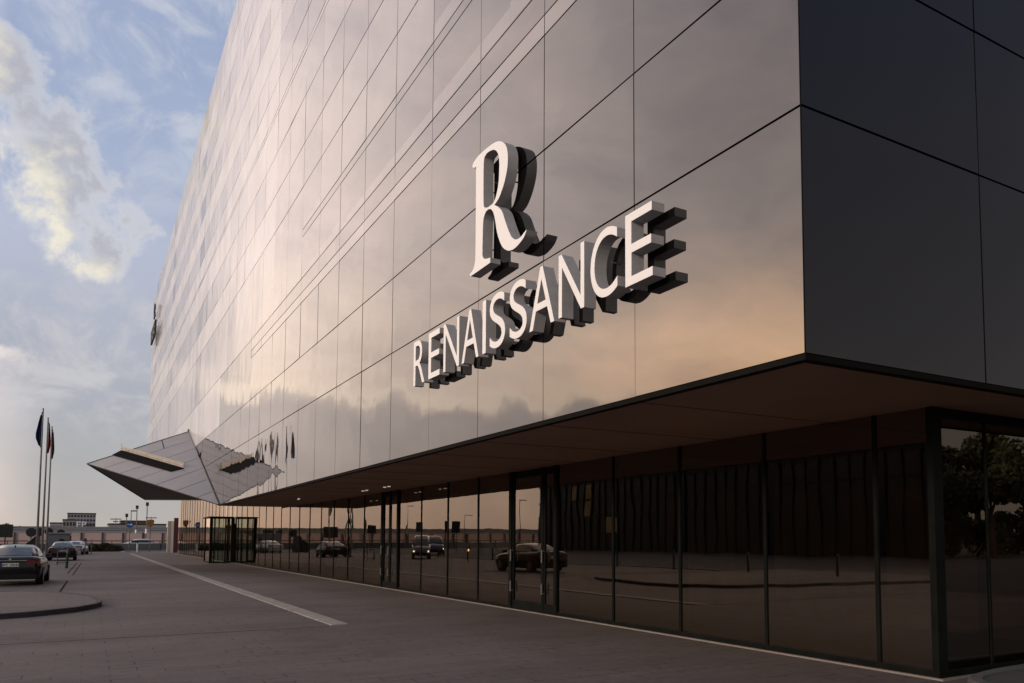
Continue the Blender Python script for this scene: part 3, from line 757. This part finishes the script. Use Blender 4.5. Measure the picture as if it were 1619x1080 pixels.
for x, y, lab in ((-.08, 60.6, 'square-topped post beside the brown hedge'), (.27, 62.9, 'thin post just right of the square-topped post')):
    t = ft('barrier_post', lab, 'post', x, y)
    bm = B_(); tube(bm, (0, 0, 0), (0, 0, 1.65), .05, n=8); obj('post', bm, M['steel'], t)
    if x < 0: bm = B_(); box(bm, (-.12, -.08, 1.5), (.12, .08, 1.75)); obj('head', bm, M['sign_dark'], t)
t = ft('bollard', 'pale bollard standing alone in front of the road barrier', 'bollard', 3.26, 70.0)
bm = B_(); tube(bm, (0, 0, 0), (0, 0, 1.15), .11, n=12); obj('post', bm, M['white'], t)
bm = B_(); tube(bm, (0, 0, 1.15), (0, 0, 1.25), .12, .05, 12); obj('cap', bm, M['dark_steel'], t)
t = ft('road_sign', 'round blue road sign with a white arrow on a thin pole', 'road sign', 2.83, 73.0)
bm = B_(); tube(bm, (0, 0, 0), (0, 0, 3.9), .05, n=8); obj('pole', bm, M['steel'], t)
bm = B_(); tube(bm, (0, -.06, 3.6), (0, -.09, 3.6), .42, n=28); fc = obj('sign_face', bm, M['sign_blue'], t)
bm = B_(); box(bm, (-.3, -.10, 3.55), (.1, -.092, 3.65)); quad(bm, (.08, -.096, 3.42), (.32, -.096, 3.6), (.08, -.096, 3.78), (.081, -.096, 3.6)); obj('arrow', bm, M['white'], fc)
t = ft('road_sign', 'back of a rounded ochre road sign right of the blue sign', 'road sign', 4.04, 69.5)
bm = B_(); tube(bm, (0, 0, 0), (0, 0, 4.2), .05, n=8); obj('pole', bm, M['steel'], t)
bm = B_(); pts = [(-.36, 4.12), (-.44, 4.0), (-.34, 3.5), (-.14, 3.22), (.14, 3.22), (.34, 3.5), (.44, 4.0), (.36, 4.12)]
A = [bm.verts.new((a, -.06, b)) for a, b in pts]; Bq = [bm.verts.new((a, -.1, b)) for a, b in pts]
bm.faces.new(A); bm.faces.new(Bq)
for i in range(8): bm.faces.new((A[i], A[(i + 1) % 8], Bq[(i + 1) % 8], Bq[i]))
obj('sign_face', bm, M['sign_orange'], t)
t = ft('totem_sign', 'tall narrow cream and red-brown totem by the far corner of the hotel', 'totem', 5.3, 66.5)
bm = B_(); box(bm, (-.55, -.3, 0), (-.22, .3, 3.9)); obj('pillar', bm, M['cream'], t)
bm = B_(); box(bm, (-.19, -.3, 0), (.12, .3, 3.9)); obj('pillar', bm, M['white'], t)
bm = B_(); box(bm, (.15, -.33, 0), (.62, .33, 4.3)); obj('back_panel', bm, M['red_paint'], t)
t = ft('hedge', 'low brown-green clipped hedge in front of the road barrier', 'hedge', 1.0, 75)
def leaf_cloud(bm, n, fx, size, rr, mi=0):
    for _ in range(n):
        p = fx(rr); s_ = size * rr.uniform(.6, 1.4)
        a = Vector((rr.gauss(0, 1), rr.gauss(0, 1), rr.gauss(0, 1))).normalized(); b = a.orthogonal().normalized(); c = a.cross(b)
        quad(bm, p - b * s_ - c * s_ * .6, p + b * s_ - c * s_ * .6, p + b * s_ + c * s_ * .6, p - b * s_ + c * s_ * .6)
rr = random.Random(2)
def hedge_pt(r_):
    while True:
        x, y, z = r_.uniform(-1, 1), r_.uniform(-1, 1), r_.random()
        if x * x + z * z * .9 < 1 and abs(y) < 1: return Vector((x * 2.6, y * .9, .1 + z * .95 + .1 * math.sin(x * 9)))
bm = B_(); leaf_cloud(bm, 2600, hedge_pt, .09, rr); obj('foliage', bm, M['hedge'], t)
bm = B_(); box(bm, (-2.4, -.7, 0), (2.4, .7, .5)); obj('branches', bm, M['bark'], t)

# road barrier with rail, far side
t = ft('road_barrier', 'long low steel barrier with dark panels in front of the pink wall', 'barrier', 0, 78)
bm = B_(); box(bm, (-70, -.05, .1), (14, .05, 1.05)); obj('panel', bm, M['fence_panel'], t)
bm = B_(); tube(bm, (-70, -.1, 1.42), (14, -.1, 1.42), .07, n=6); obj('top_rail', bm, M['steel'], t)
for k in range(28): x = -69 + k * 3; bm = B_(); box(bm, (x - .05, -.12, 0), (x + .05, .06, 1.42)); obj('barrier_post', bm, M['steel'], t)
# pink noise wall
t = ft('noise_wall', 'long pink panelled wall with dark posts along the far road', 'wall', 0, 102, None, R(6))
bm = B_(); box(bm, (-260, 0, 0), (60, .25, 2.75)); obj('wall_panels', bm, M['pink'], t)
bm = B_()
for k in range(96): x = -255 + k * 3.3; box(bm, (x - .14, -.12, 0), (x + .14, -.004, 2.85))
obj('wall_posts', bm, M['brown_post'], t)
# elevated road behind
t = ft('elevated_road', 'grey elevated roadway running behind the pink wall', 'bridge', 0, 150, None, R(3))
bm = B_(); box(bm, (-200, 0, 3.1), (90, 9, 4.4)); obj('deck', bm, M['block'], t)
bm = B_(); box(bm, (-200, -.2, 4.72), (90, -.1, 4.95)); box(bm, (-200, -.22, 4.1), (90, -.02, 4.4)); obj('parapet', bm, M['concrete'], t)
bm = B_(); box(bm, (-200, .3, 4.4), (90, .4, 4.75)); obj('noise_screen', bm, M['block'], t)
bm = B_()
for k in range(20): x = -190 + k * 14; box(bm, (x - .6, 2, 0), (x + .6, 6, 3.1))
obj('pier', bm, M['concrete'], t)

# far buildings
def block(name, label, x, y, w, dpt, h, m, floors, bays, cat='building'):
    t = thing(name, label, cat, V(x, y))
    bm = B_(); box(bm, (0, 0, 0), (w, dpt, h)); obj('wall', bm, m, t)
    bm = B_(); box(bm, (-.1, -.1, h), (w + .1, dpt + .1, h + .5)); obj('roof', bm, M['dark_steel'], t)
    for f in range(floors):
        for b in range(bays):
            fw = w / bays; fh = h / floors
            bm = B_(); box(bm, (b * fw + fw * .18, -.06, f * fh + fh * .3), (b * fw + fw * .82, .02, f * fh + fh * .8)); obj('window', bm, M['block_glass'], t)
    return t
HDG = R(31.7)
def at(px, Y):            # lateral position at distance Y for a bearing (far background only)
    a = HDG + math.atan((px - 930) / 1283); return Y * math.tan(a)
def up_at(px, py, Y):
    X = at(px, Y); fw = X * math.sin(HDG) + Y * math.cos(HDG); return (1 + (852 - py) * fw / 1283) * U
Yb = 210
block('office_block', 'grey flat-roofed office block on the skyline behind the road', at(105, Yb), Yb, (at(150, Yb) - at(105, Yb)) * U, 14, up_at(120, 813, Yb), M['block'], 7, 9)
block('office_block', 'pale low annex at the foot of the grey office block', at(98, Yb - 6), Yb - 6, (at(118, Yb) - at(98, Yb)) * U, 8, up_at(120, 824, Yb), M['concrete'], 3, 4)
block('office_block', 'low pale building left of the grey office block', at(78, Yb), Yb, (at(97, Yb) - at(78, Yb)) * U, 8, up_at(80, 828, Yb), M['block'], 2, 4)
block('terminal_building', 'long low grey building on the skyline right of the office block', at(171, 190), 190, (at(262, 190) - at(171, 190)) * U, 20, up_at(200, 830, 190), M['concrete'], 2, 14)
block('terminal_building', 'darker upper storey building rising behind the long low building', at(190, 196), 196, (at(240, 190) - at(190, 190)) * U, 14, up_at(200, 825, 196), M['brick_red'], 3, 8)
# white lettering on the block's annex
t = thing('rooftop_letters', 'large white letters EP standing in front of the grey office block', 'sign', V(at(119, 198), 198))
cu = bpy.data.curves.new('t', 'FONT'); cu.body = 'EP'; cu.size = 3.1; cu.extrude = .15; cu.offset = .04
me = curve_mesh(cu); me.materials.append(M['white'])
o = bpy.data.objects.new('letters', me); COL.objects.link(o); o.parent = t; o.rotation_euler = (R(90), 0, 0); o.location = (0, 0, up_at(119, 834, 198))
bm = B_(); box(bm, (0, .1, 0), (.2, .3, up_at(119, 832, 198))); box(bm, (3.4, .1, 0), (3.6, .3, up_at(119, 832, 198))); obj('support', bm, M['steel'], t)

def lamp_post(px, Y, py_top, label, kind='lamp'):
    h = up_at(px, py_top, Y)
    t = thing('street_lamp' if kind == 'lamp' else 'signal_mast', label, 'lamp post' if kind == 'lamp' else 'mast', V(at(px, Y), Y), 0)
    bm = B_(); tube(bm, (0, 0, 0), (0, 0, h), .13, .07, 8); obj('pole', bm, M['steel'], t)
    if kind == 'lamp':
        bm = B_(); box(bm, (-.1, -.35, h - .1), (1.1, .35, h + .15)); obj('lamp_head', bm, M['dark_steel'], t)
    elif kind == 'platform':
        bm = B_(); box(bm, (-1.5, -.5, h - .5), (1.5, .5, h - .2)); box(bm, (-.7, -.4, h - 1.3), (.7, .4, h - .9)); obj('light_frame', bm, M['concrete'], t)
    else:
        bm = B_(); box(bm, (-.25, -.2, h - .6), (.25, .2, h + .1)); obj('camera_box', bm, M['dark_steel'], t)
        bm = B_(); tube(bm, (0, 0, 0), (0, 0, h * .42), .22, n=8); obj('lower_sleeve', bm, M['white'], t)
lamp_post(199, 110, 813, 'thin mast with a small head left of the tall twin masts', 'cam')
lamp_post(206, 125, 808, 'faint thin mast behind the blue round sign', 'lamp')
lamp_post(215, 112, 800, 'tall mast with a white lower sleeve above the barrier', 'cam')
lamp_post(231, 105, 795, 'tallest mast with white lower sleeve and camera head', 'cam')
lamp_post(182, 170, 819, 'apron floodlight mast with platform above the low building', 'platform')
lamp_post(238, 165, 817, 'apron floodlight mast with platform right of the tallest mast', 'platform')
# mirrored lamp posts out of frame to the left
for x, y, h, lab in ((-39.8, 119, 8, 'street lamp by the pink wall, mirrored small in the ground floor glass'), (-30, 80, 9, 'street lamp across the road, mirrored left of the first glass door'), (-22, 95, 8.5, 'distant street lamp mirrored near the flagpole reflections'), (-13, 88, 9, 'street lamp mirrored above the parked vans')):
    t = thing('street_lamp', lab, 'lamp post', V(x, y))
    bm = B_(); tube(bm, (0, 0, 0), (0, 0, h), .12, .07, 8); obj('pole', bm, M['dark_steel'], t)
    bm = B_(); box(bm, (-1.6, -.15, h - .1), (.1, .15, h + .05)); obj('lamp_head', bm, M['dark_steel'], t)
# dark square sign and round sign backs at the left edge
def back_sign(x, y, h, kind, s_, lab):
    t = thing('road_sign', lab, 'road sign', V(x, y))
    bm = B_(); tube(bm, (0, 0, 0), (0, 0, h), .06, n=8); obj('pole', bm, M['dark_steel'], t)
    bm = B_()
    if kind == 'sq': box(bm, (-s_, -.08, h - 2 * s_), (s_, -.04, h + .05))
    else: tube(bm, (0, -.08, h - s_ * .8), (0, -.04, h - s_ * .8), s_, n=20)
    obj('sign_back', bm, M['sign_dark'], t)
back_sign(at(8, 58), 58, up_at(8, 830, 58), 'sq', .62, 'large square dark sign on a pole at the left edge')
back_sign(at(49, 66), 66, up_at(49, 836, 66), 'ro', .52, 'round dark sign left of the flagpoles')
back_sign(at(62, 70), 70, up_at(62, 836, 70), 'ro', .50, 'round dark sign between the flagpoles')
back_sign(at(77, 72), 72, up_at(77, 836, 72), 'ro', .46, 'round dark sign just right of the flagpoles')
back_sign(at(96, 76), 76, up_at(96, 838, 76), 'ro', .46, 'round dark sign above the grey kiosk')
for x, y, s_ in ((-6.5, 47, .5), (-7.6, 60, .5)): back_sign(x, y, 3.4, 'sq', s_, 'square dark sign beside the road, mirrored ' + ('near' if y < 50 else 'beyond') + ' the grey van')
back_sign(-12, 55, 3.8, 'sq', .7, 'tall narrow dark sign mirrored right of the blue van')
# grey kiosk with R
t = thing('kiosk', 'low grey cabin with a dark letter R behind the flagpoles', 'kiosk', V(at(76, 66), 66))
wk = (at(111, 66) - at(76, 66)) * U
bm = B_(); box(bm, (0, 0, 0), (wk, 3, up_at(90, 844, 66))); obj('wall', bm, M['kiosk'], t)
bm = B_(); box(bm, (-.1, -.15, up_at(90, 844, 66)), (wk + .1, 3.1, up_at(90, 844, 66) + .14)); obj('roof', bm, M['concrete'], t)
bm = B_(); box(bm, (wk - .05, -.05, .3), (wk + .12, .3, up_at(90, 844, 66) - .2)); obj('corner_strip', bm, M['red_paint'], t)
cu = bpy.data.curves.new('t', 'FONT'); cu.body = 'R'; cu.size = 1.05; cu.extrude = .03; cu.offset = .03
me = curve_mesh(cu); me.materials.append(M['ink'])
o = bpy.data.objects.new('letter', me); COL.objects.link(o); o.parent = t; o.rotation_euler = (R(90), 0, 0); o.location = (wk * .5, -.05, .95)
# dark tent-like shelter left of the flagpoles
t = thing('shelter', 'dark sloping shelter with a pale edge left of the flagpoles', 'shelter', V(at(37, 62), 62))
ws = (at(58, 62) - at(37, 62)) * U; hs = up_at(50, 846, 62)
bm = B_(); v = [(0, 0, .5), (ws, 0, .5), (ws, 0, hs), (ws * .95, 0, hs)]
A = [bm.verts.new((a, 0, c)) for a, b, c in ((0, 0, 0), (ws, 0, 0), (ws, 0, hs), (0, 0, hs * .45))]; Bq = [bm.verts.new((a, 3, c)) for a, b, c in ((0, 0, 0), (ws, 0, 0), (ws, 0, hs), (0, 0, hs * .45))]
bm.faces.new(A); bm.faces.new(Bq)
for i in range(4): bm.faces.new((A[i], A[(i + 1) % 4], Bq[(i + 1) % 4], Bq[i]))
obj('body', bm, M['sign_dark'], t)
bm = B_(); tube(bm, (0, -.05, hs * .45), (ws, -.05, hs), .07, n=6); obj('roof_edge', bm, M['concrete'], t)
# planters and bollards, mirrored
bprot = None
for i in range(9):
    y = 14 + i * 3.4
    if bprot is None:
        bprot = thing('bollard', 'slim dark bollard in the row along the road kerb', 'bollard', V(-5.6, y), 0, 'bollards along the road kerb')
        bm = B_(); tube(bm, (0, 0, 0), (0, 0, 1.0), .06, n=10); obj('post', bm, M['dark_steel'], bprot)
        bm = B_(); tube(bm, (0, 0, 1.0), (0, 0, 1.05), .065, .03, 10); obj('cap', bm, M['steel'], bprot)
    else:
        r_ = bprot.copy(); COL.objects.link(r_); r_.location = V(-5.6, y)
        for ch in bprot.children:
            c = ch.copy(); COL.objects.link(c); c.parent = r_
t = thing('warning_light', 'small amber lamp on a short post mirrored below the vans', 'lamp', V(-3.6, 33))
bm = B_(); tube(bm, (0, 0, 0), (0, 0, .8), .04, n=8); obj('post', bm, M['dark_steel'], t)
bm = B_(); tube(bm, (0, 0, .8), (0, 0, .95), .06, n=8); obj('lens', bm, M['amber'], t)

# glass office across the road: only seen mirrored in the ground floor glazing
t = thing('glass_office', 'dark glass office with some lit windows mirrored in the ground floor glazing', 'building', V(-27, 12))
wlen, hh = 58 * U, 7.6 * U
bm = B_(); box(bm, (-20, 0, 0), (0, wlen, hh)); obj('wall', bm, M['dark_window'], t)
bm = B_(); box(bm, (-20.2, -.2, hh), (.2, wlen + .2, hh + .5)); obj('roof', bm, M['dark_steel'], t)
bm = B_()
for k in range(51): y = 1 + k * 1.9; box(bm, (.0, y - .07, 0), (.18, y + .07, hh))
for k in range(1, 5): box(bm, (.0, 0, k * 2.5 - .1), (.15, wlen, k * 2.5 + .1))
obj('curtain_wall_grid', bm, M['office_grid'], t)
ro = random.Random(9)
for k in range(5):
    y = 1.1 + 1.9 * ro.randint(37, 49); z = 2.5 * ro.randint(1, 3)
    bm = B_(); box(bm, (.005, y, z + .15), (.06, y + 1.6, z + 2.3)); obj('lit_window', bm, M['lit_window'], t)

# trees
def tree_mesh(h, rad, seed, n):
    rr = random.Random(seed); tb = B_(); lb = B_()
    tube(tb, (0, 0, 0), (0, 0, h * .45), h * .035, h * .02, 8)
    cl = []
    for k in range(9):
        a = rr.random() * 6.28; r_ = rad * rr.uniform(.2, .75); z = h * rr.uniform(.5, .9)
        c = Vector((math.cos(a) * r_, math.sin(a) * r_, z)); cl.append((c, rad * rr.uniform(.25, .48)))
        tube(tb, (0, 0, h * rr.uniform(.3, .45)), c, h * .014, h * .004, 6)
    def fx(r2):
        c, s_ = r2.choice(cl); v = Vector((r2.gauss(0, 1), r2.gauss(0, 1), r2.gauss(0, .8))).normalized() * s_ * r2.random() ** .4
        return c + v
    leaf_cloud(lb, n, fx, h * .017, rr)
    return tb, lb
def tree(x, y, h, seed, lab, group, n=7500, src=None):
    t = thing('broadleaf_tree', lab, 'tree', V(x, y), seed * 1.3, group)
    if src:
        for ch in src.children:
            c = ch.copy(); COL.objects.link(c); c.parent = t
        t.scale = (h / src['h_'],) * 3 if False else (h / 9,) * 3
        return t
    tb, lb = tree_mesh(9, 3.6, seed, n); obj('trunk', tb, M['bark'], t); obj('crown', lb, M['leaf'], t)
    t.scale = (h / 9,) * 3
    return t
t1 = tree(30, -17, 9.5, 1, 'full dark tree behind the photographer, mirrored in the right return glass', 'trees behind the photographer')
t2 = tree(36, -20, 10.5, 2, 'tall dark tree behind the photographer, mirrored beside the full one', 'trees behind the photographer')
tg = 'trees behind the photographer'
for i, (x, y, h) in enumerate(((32, -20, 9), (41, -18, 9.5), (46, -19, 11), (52, -20, 12), (38, -22, 10.5), (59, -21, 12.5), (43.5, -24, 12), (35, -17.5, 7.5), (49, -24, 13), (67, -22, 13), (31, -22, 7), (35.5, -21.5, 7.5), (40, -21, 7), (44.5, -21.5, 8), (50, -22, 8), (56, -22.5, 8))):
    t = tree(x, y, h, 3 + i, 'one of the dark trees in the row behind the photographer', tg, src=(t1, t2)[i % 2])
    if i > 9: t.location.z = -h * .42
for i, (px, Y, py) in enumerate(((6, 150, 829), (20, 160, 834), (31, 155, 833), (-14, 150, 831))):
    tree(at(px, Y), Y, up_at(px, py, Y), 20 + i, ('dark tree behind the large square sign', 'low tree right of the large square sign', 'small tree on the skyline left of the flagpoles', 'tree beyond the left edge')[i], 'skyline trees', src=(t1, t2)[i % 2])

# ------------------------------------------------------------------ world
w = bpy.data.worlds.new('World'); S.world = w; w.use_nodes = True; nt = w.node_tree
for n in list(nt.nodes): nt.nodes.remove(n)
lk = nt.links.new
def inp(node, i, v):
    if isinstance(v, (int, float)): node.inputs[i].default_value = v
    elif isinstance(v, tuple): node.inputs[i].default_value = v if len(v) == 4 or node.inputs[i].type == 'VECTOR' else (*v, 1)
    else: lk(v, node.inputs[i])
def m_(op, a, b=0., c=0.):
    n = N(nt, 'ShaderNodeMath', operation=op); inp(n, 0, a); inp(n, 1, b)
    if op in ('MULTIPLY_ADD',): inp(n, 2, c)
    return n.outputs[0]
def rng(v, a, b, c=0., d=1.):
    n = N(nt, 'ShaderNodeMapRange', interpolation_type='SMOOTHSTEP'); inp(n, 0, v)
    for i, x in zip((1, 2, 3, 4), (a, b, c, d)): inp(n, i, x)
    return n.outputs[0]
def ramp(v, stops):
    n = N(nt, 'ShaderNodeValToRGB'); cr = n.color_ramp
    while len(cr.elements) < len(stops): cr.elements.new(.5)
    for e, (p, c) in zip(cr.elements, stops): e.position = p; e.color = (*c, 1)
    inp(n, 0, v); return n.outputs[0]
def mix(f, a, b, bt='MIX'):
    n = N(nt, 'ShaderNodeMixRGB', blend_type=bt); inp(n, 0, f); inp(n, 1, a); inp(n, 2, b); return n.outputs[0]
tc = N(nt, 'ShaderNodeTexCoord'); sp = N(nt, 'ShaderNodeSeparateXYZ'); lk(tc.outputs['Generated'], sp.inputs[0])
x, y, z = sp.outputs
az = m_('MULTIPLY', m_('ARCTAN2', x, y), 57.2958); el = m_('MULTIPLY', m_('ARCSINE', z), 57.2958)
azw = m_('DIVIDE', az, 10.); elw = m_('DIVIDE', el, 10.)
def vec(a, b, c=0.):
    n = N(nt, 'ShaderNodeCombineXYZ'); inp(n, 0, a); inp(n, 1, b); inp(n, 2, c); return n.outputs[0]
def noise(v, s, d=7., r=.58, dist=0.):
    n = N(nt, 'ShaderNodeTexNoise', i_Scale=s, i_Detail=d, i_Roughness=r, i_Distortion=dist); inp(n, 'Vector', v); return n.outputs[0]
e01 = m_('DIVIDE', el, 60.)
side = ramp(e01, [(0, (.50, .455, .42)), (.04, (.45, .43, .425)), (.10, (.40, .405, .43)), (.2, (.42, .44, .52)), (.3, (.46, .50, .63)), (.40, (.36, .43, .60)), (.55, (.33, .40, .58)), (1., (.28, .34, .50))])
glow = ramp(e01, [(0, (.85, .62, .50)), (.07, (1.25, .95, .80)), (.16, (2.2, 1.75, 1.45)), (.24, (2.7, 2.15, 1.8)), (.35, (2.3, 1.9, 1.75)), (.55, (1.75, 1.5, 1.47)), (.8, (1.2, 1.08, 1.1)), (1., (.9, .85, .92))])
# angular distance from the bright part of the sky (azimuth about -45)
dg = m_('ADD', m_('MULTIPLY', x, -math.sin(R(48))), m_('MULTIPLY', y, math.cos(R(48))))
hl = m_('SQRT', m_('ADD', m_('MULTIPLY', x, x), m_('MULTIPLY', y, y)))
d_ = m_('DIVIDE', dg, m_('MAXIMUM', hl, .05))
f1 = rng(d_, .728, .79)
azf = rng(az, -47., -20., .68, .85)
glow = mix(1., glow, vec(azf, azf, azf), 'MULTIPLY')
c0 = mix(f1, side, glow)
back = rng(d_, .62, -.35)
dark = ramp(e01, [(0, (.46, .40, .39)), (.12, (.40, .35, .345)), (.3, (.28, .25, .265)), (.55, (.18, .20, .29)), (1., (.26, .30, .40))])
rf = m_('ADD', rng(m_('ABSOLUTE', m_('SUBTRACT', az, 122.)), 18., 45., .42, 1.), 0.)
dark = mix(1., dark, vec(rf, rf, rf), 'MULTIPLY')
c1 = mix(back, c0, dark)
# low orange glow
ga = m_('POWER', m_('DIVIDE', m_('ADD', az, 47.), 14.), 2.); ge = m_('POWER', m_('DIVIDE', m_('SUBTRACT', el, 11.), 6.), 2.)
lobe = m_('EXPONENT', m_('MULTIPLY', m_('ADD', ga, ge), -1.))
c2 = mix(lobe, c1, (2.5, 1.3, .5), 'ADD')
# soft mottling of high cloud
n1 = noise(vec(m_('MULTIPLY', azw, .55), elw), 1.1, 8., .62, .4)
c3 = mix(m_('MULTIPLY', m_('MULTIPLY_ADD', f1, .5, .3), m_('MULTIPLY_ADD', back, -.72, 1.)), c2, ramp(n1, [(.28, (.66, .67, .72)), (.5, (1., 1., 1.)), (.72, (1.34, 1.26, 1.18))]), 'MULTIPLY')
# grey cloud bank low in the west
nb = noise(vec(azw, elw), 2.3, 9., .6, .2)
hb = m_('ADD', 6.3, m_('MULTIPLY', nb, 7.5))
bank = m_('MULTIPLY', rng(m_('SUBTRACT', hb, el), -.5, 1.8), m_('MULTIPLY', rng(az, -44., -31.), rng(az, -1., -9.)))
rim = m_('MULTIPLY', rng(m_('ABSOLUTE', m_('SUBTRACT', hb, el)), .9, 0.), m_('MULTIPLY', rng(az, -44., -31.), rng(az, -1., -9.)))
bankc = ramp(e01, [(0, (.85, .66, .58)), (.09, (.98, .84, .78)), (.2, (1.05, .92, .88))])
bankc = mix(.6, bankc, ramp(nb, [(.3, (.8, .8, .82)), (.65, (1.25, 1.2, 1.15))]), 'MULTIPLY')
c4 = mix(m_('MULTIPLY', bank, .85), c3, bankc)
c4 = mix(m_('MULTIPLY', rim, .35), c4, (2.6, 2.1, 1.6))
# cumulus in the open sky left of the building
nc = noise(vec(azw, elw), 3.0, 10., .62, .25)
ncb = noise(vec(azw, elw, 4.), 1.5, 4., .5)
sx = m_('ADD', az, 4.6); sy = m_('SUBTRACT', el, 25.5)
al = m_('ADD', m_('MULTIPLY', sx, .54), m_('MULTIPLY', sy, -.84)); pe = m_('ADD', m_('MULTIPLY', sx, .84), m_('MULTIPLY', sy, .54))
cv = m_('SUBTRACT', 1., m_('DIVIDE', m_('ABSOLUTE', m_('ADD', pe, .5)), 3.1))
cv = m_('SUBTRACT', cv, m_('DIVIDE', m_('MAXIMUM', m_('SUBTRACT', al, 10.0), 0.), 1.8))
cv = m_('SUBTRACT', cv, m_('DIVIDE', m_('MAXIMUM', m_('SUBTRACT', -.5, al), 0.), 3.))
cv = m_('ADD', cv, m_('MULTIPLY', m_('SUBTRACT', nc, .5), 3.2))
cm = rng(cv, .0, .72)
core = rng(m_('ADD', m_('ADD', pe, m_('MULTIPLY', m_('SUBTRACT', ncb, .5), 7.)), m_('MULTIPLY', m_('SUBTRACT', nc, .5), 5.)), -2.2, .9)
cc = mix(core, (.47, .47, .52), (.47, .47, .52))
lit = rng(m_('ADD', m_('MULTIPLY', m_('ADD', pe, .3), -1.), m_('MULTIPLY', m_('SUBTRACT', nc, .5), 9.)), -.6, 2.2)
cc = mix(lit, cc, (.95, .87, .68))
cc = mix(rng(cv, .75, .2), cc, (.82, .79, .75))
c5 = mix(m_('MULTIPLY', cm, .88), c4, cc)
# thinner cloud lower down and wisps higher up
n2 = noise(vec(m_('MULTIPLY', azw, .8), elw, 2.), 3.2, 9., .62, .5)
azm = m_('MULTIPLY', rng(az, -9., -5.), rng(az, 60., 35.))
lowm = m_('MULTIPLY', m_('MULTIPLY', rng(n2, .42, .66), rng(el, 17.5, 13.)), rng(el, 4., 9.))
c6 = mix(m_('MULTIPLY', m_('MULTIPLY', lowm, .8), azm), c5, (.60, .585, .60))
wis = m_('MULTIPLY', rng(n2, .42, .68), rng(el, 17., 24.))
c6 = mix(m_('MULTIPLY', m_('MULTIPLY', wis, .7), azm), c6, (.62, .64, .70))
# below the horizon
c7 = mix(rng(el, -.2, -1.5), c6, (.12, .10, .09))
SUN_EL, SUN_AZ = 13., -112.
sky = N(nt, 'ShaderNodeTexSky', sky_type='NISHITA', sun_disc=False); sky.sun_elevation = R(SUN_EL); sky.sun_rotation = R(SUN_AZ)
b1 = N(nt, 'ShaderNodeBackground'); b1.inputs[1].default_value = .08; lk(sky.outputs[0], b1.inputs[0])
b2 = N(nt, 'ShaderNodeBackground'); b2.inputs[1].default_value = 1.; lk(c7, b2.inputs[0])
ms = N(nt, 'ShaderNodeMixShader'); ms.inputs[0].default_value = .9
lk(b1.outputs[0], ms.inputs[1]); lk(b2.outputs[0], ms.inputs[2])
wo = N(nt, 'ShaderNodeOutputWorld'); lk(ms.outputs[0], wo.inputs[0])
sl = bpy.data.lights.new('sun', 'SUN'); sl.energy = 1.5; sl.angle = R(12); sl.color = (1, .86, .70)
so = bpy.data.objects.new('sun', sl); COL.objects.link(so)
dv = Vector((math.sin(R(SUN_AZ)) * math.cos(R(SUN_EL)), math.cos(R(SUN_AZ)) * math.cos(R(SUN_EL)), math.sin(R(SUN_EL))))
so.rotation_euler = dv.to_track_quat('Z', 'Y').to_euler()

# ------------------------------------------------------------------ camera
cam = bpy.data.cameras.new('camera'); co = bpy.data.objects.new('camera', cam); COL.objects.link(co); S.camera = co
co.location = (0, 0, U); co.rotation_euler = (R(90 + 4), 0, R(-31.7))
cam.sensor_width = 36; cam.lens = 1280 / 1619 * 36
cam.shift_x = (809.5 - 930) / 1619; cam.shift_y = (762.5 - 540) / 1619
cam.clip_start = .05; cam.clip_end = 6000
S.view_settings.view_transform = 'Standard'; S.view_settings.look = 'None'; S.view_settings.gamma = 1; S.view_settings.exposure = .12
S.cycles.max_bounces = 8; S.cycles.transparent_max_bounces = 12
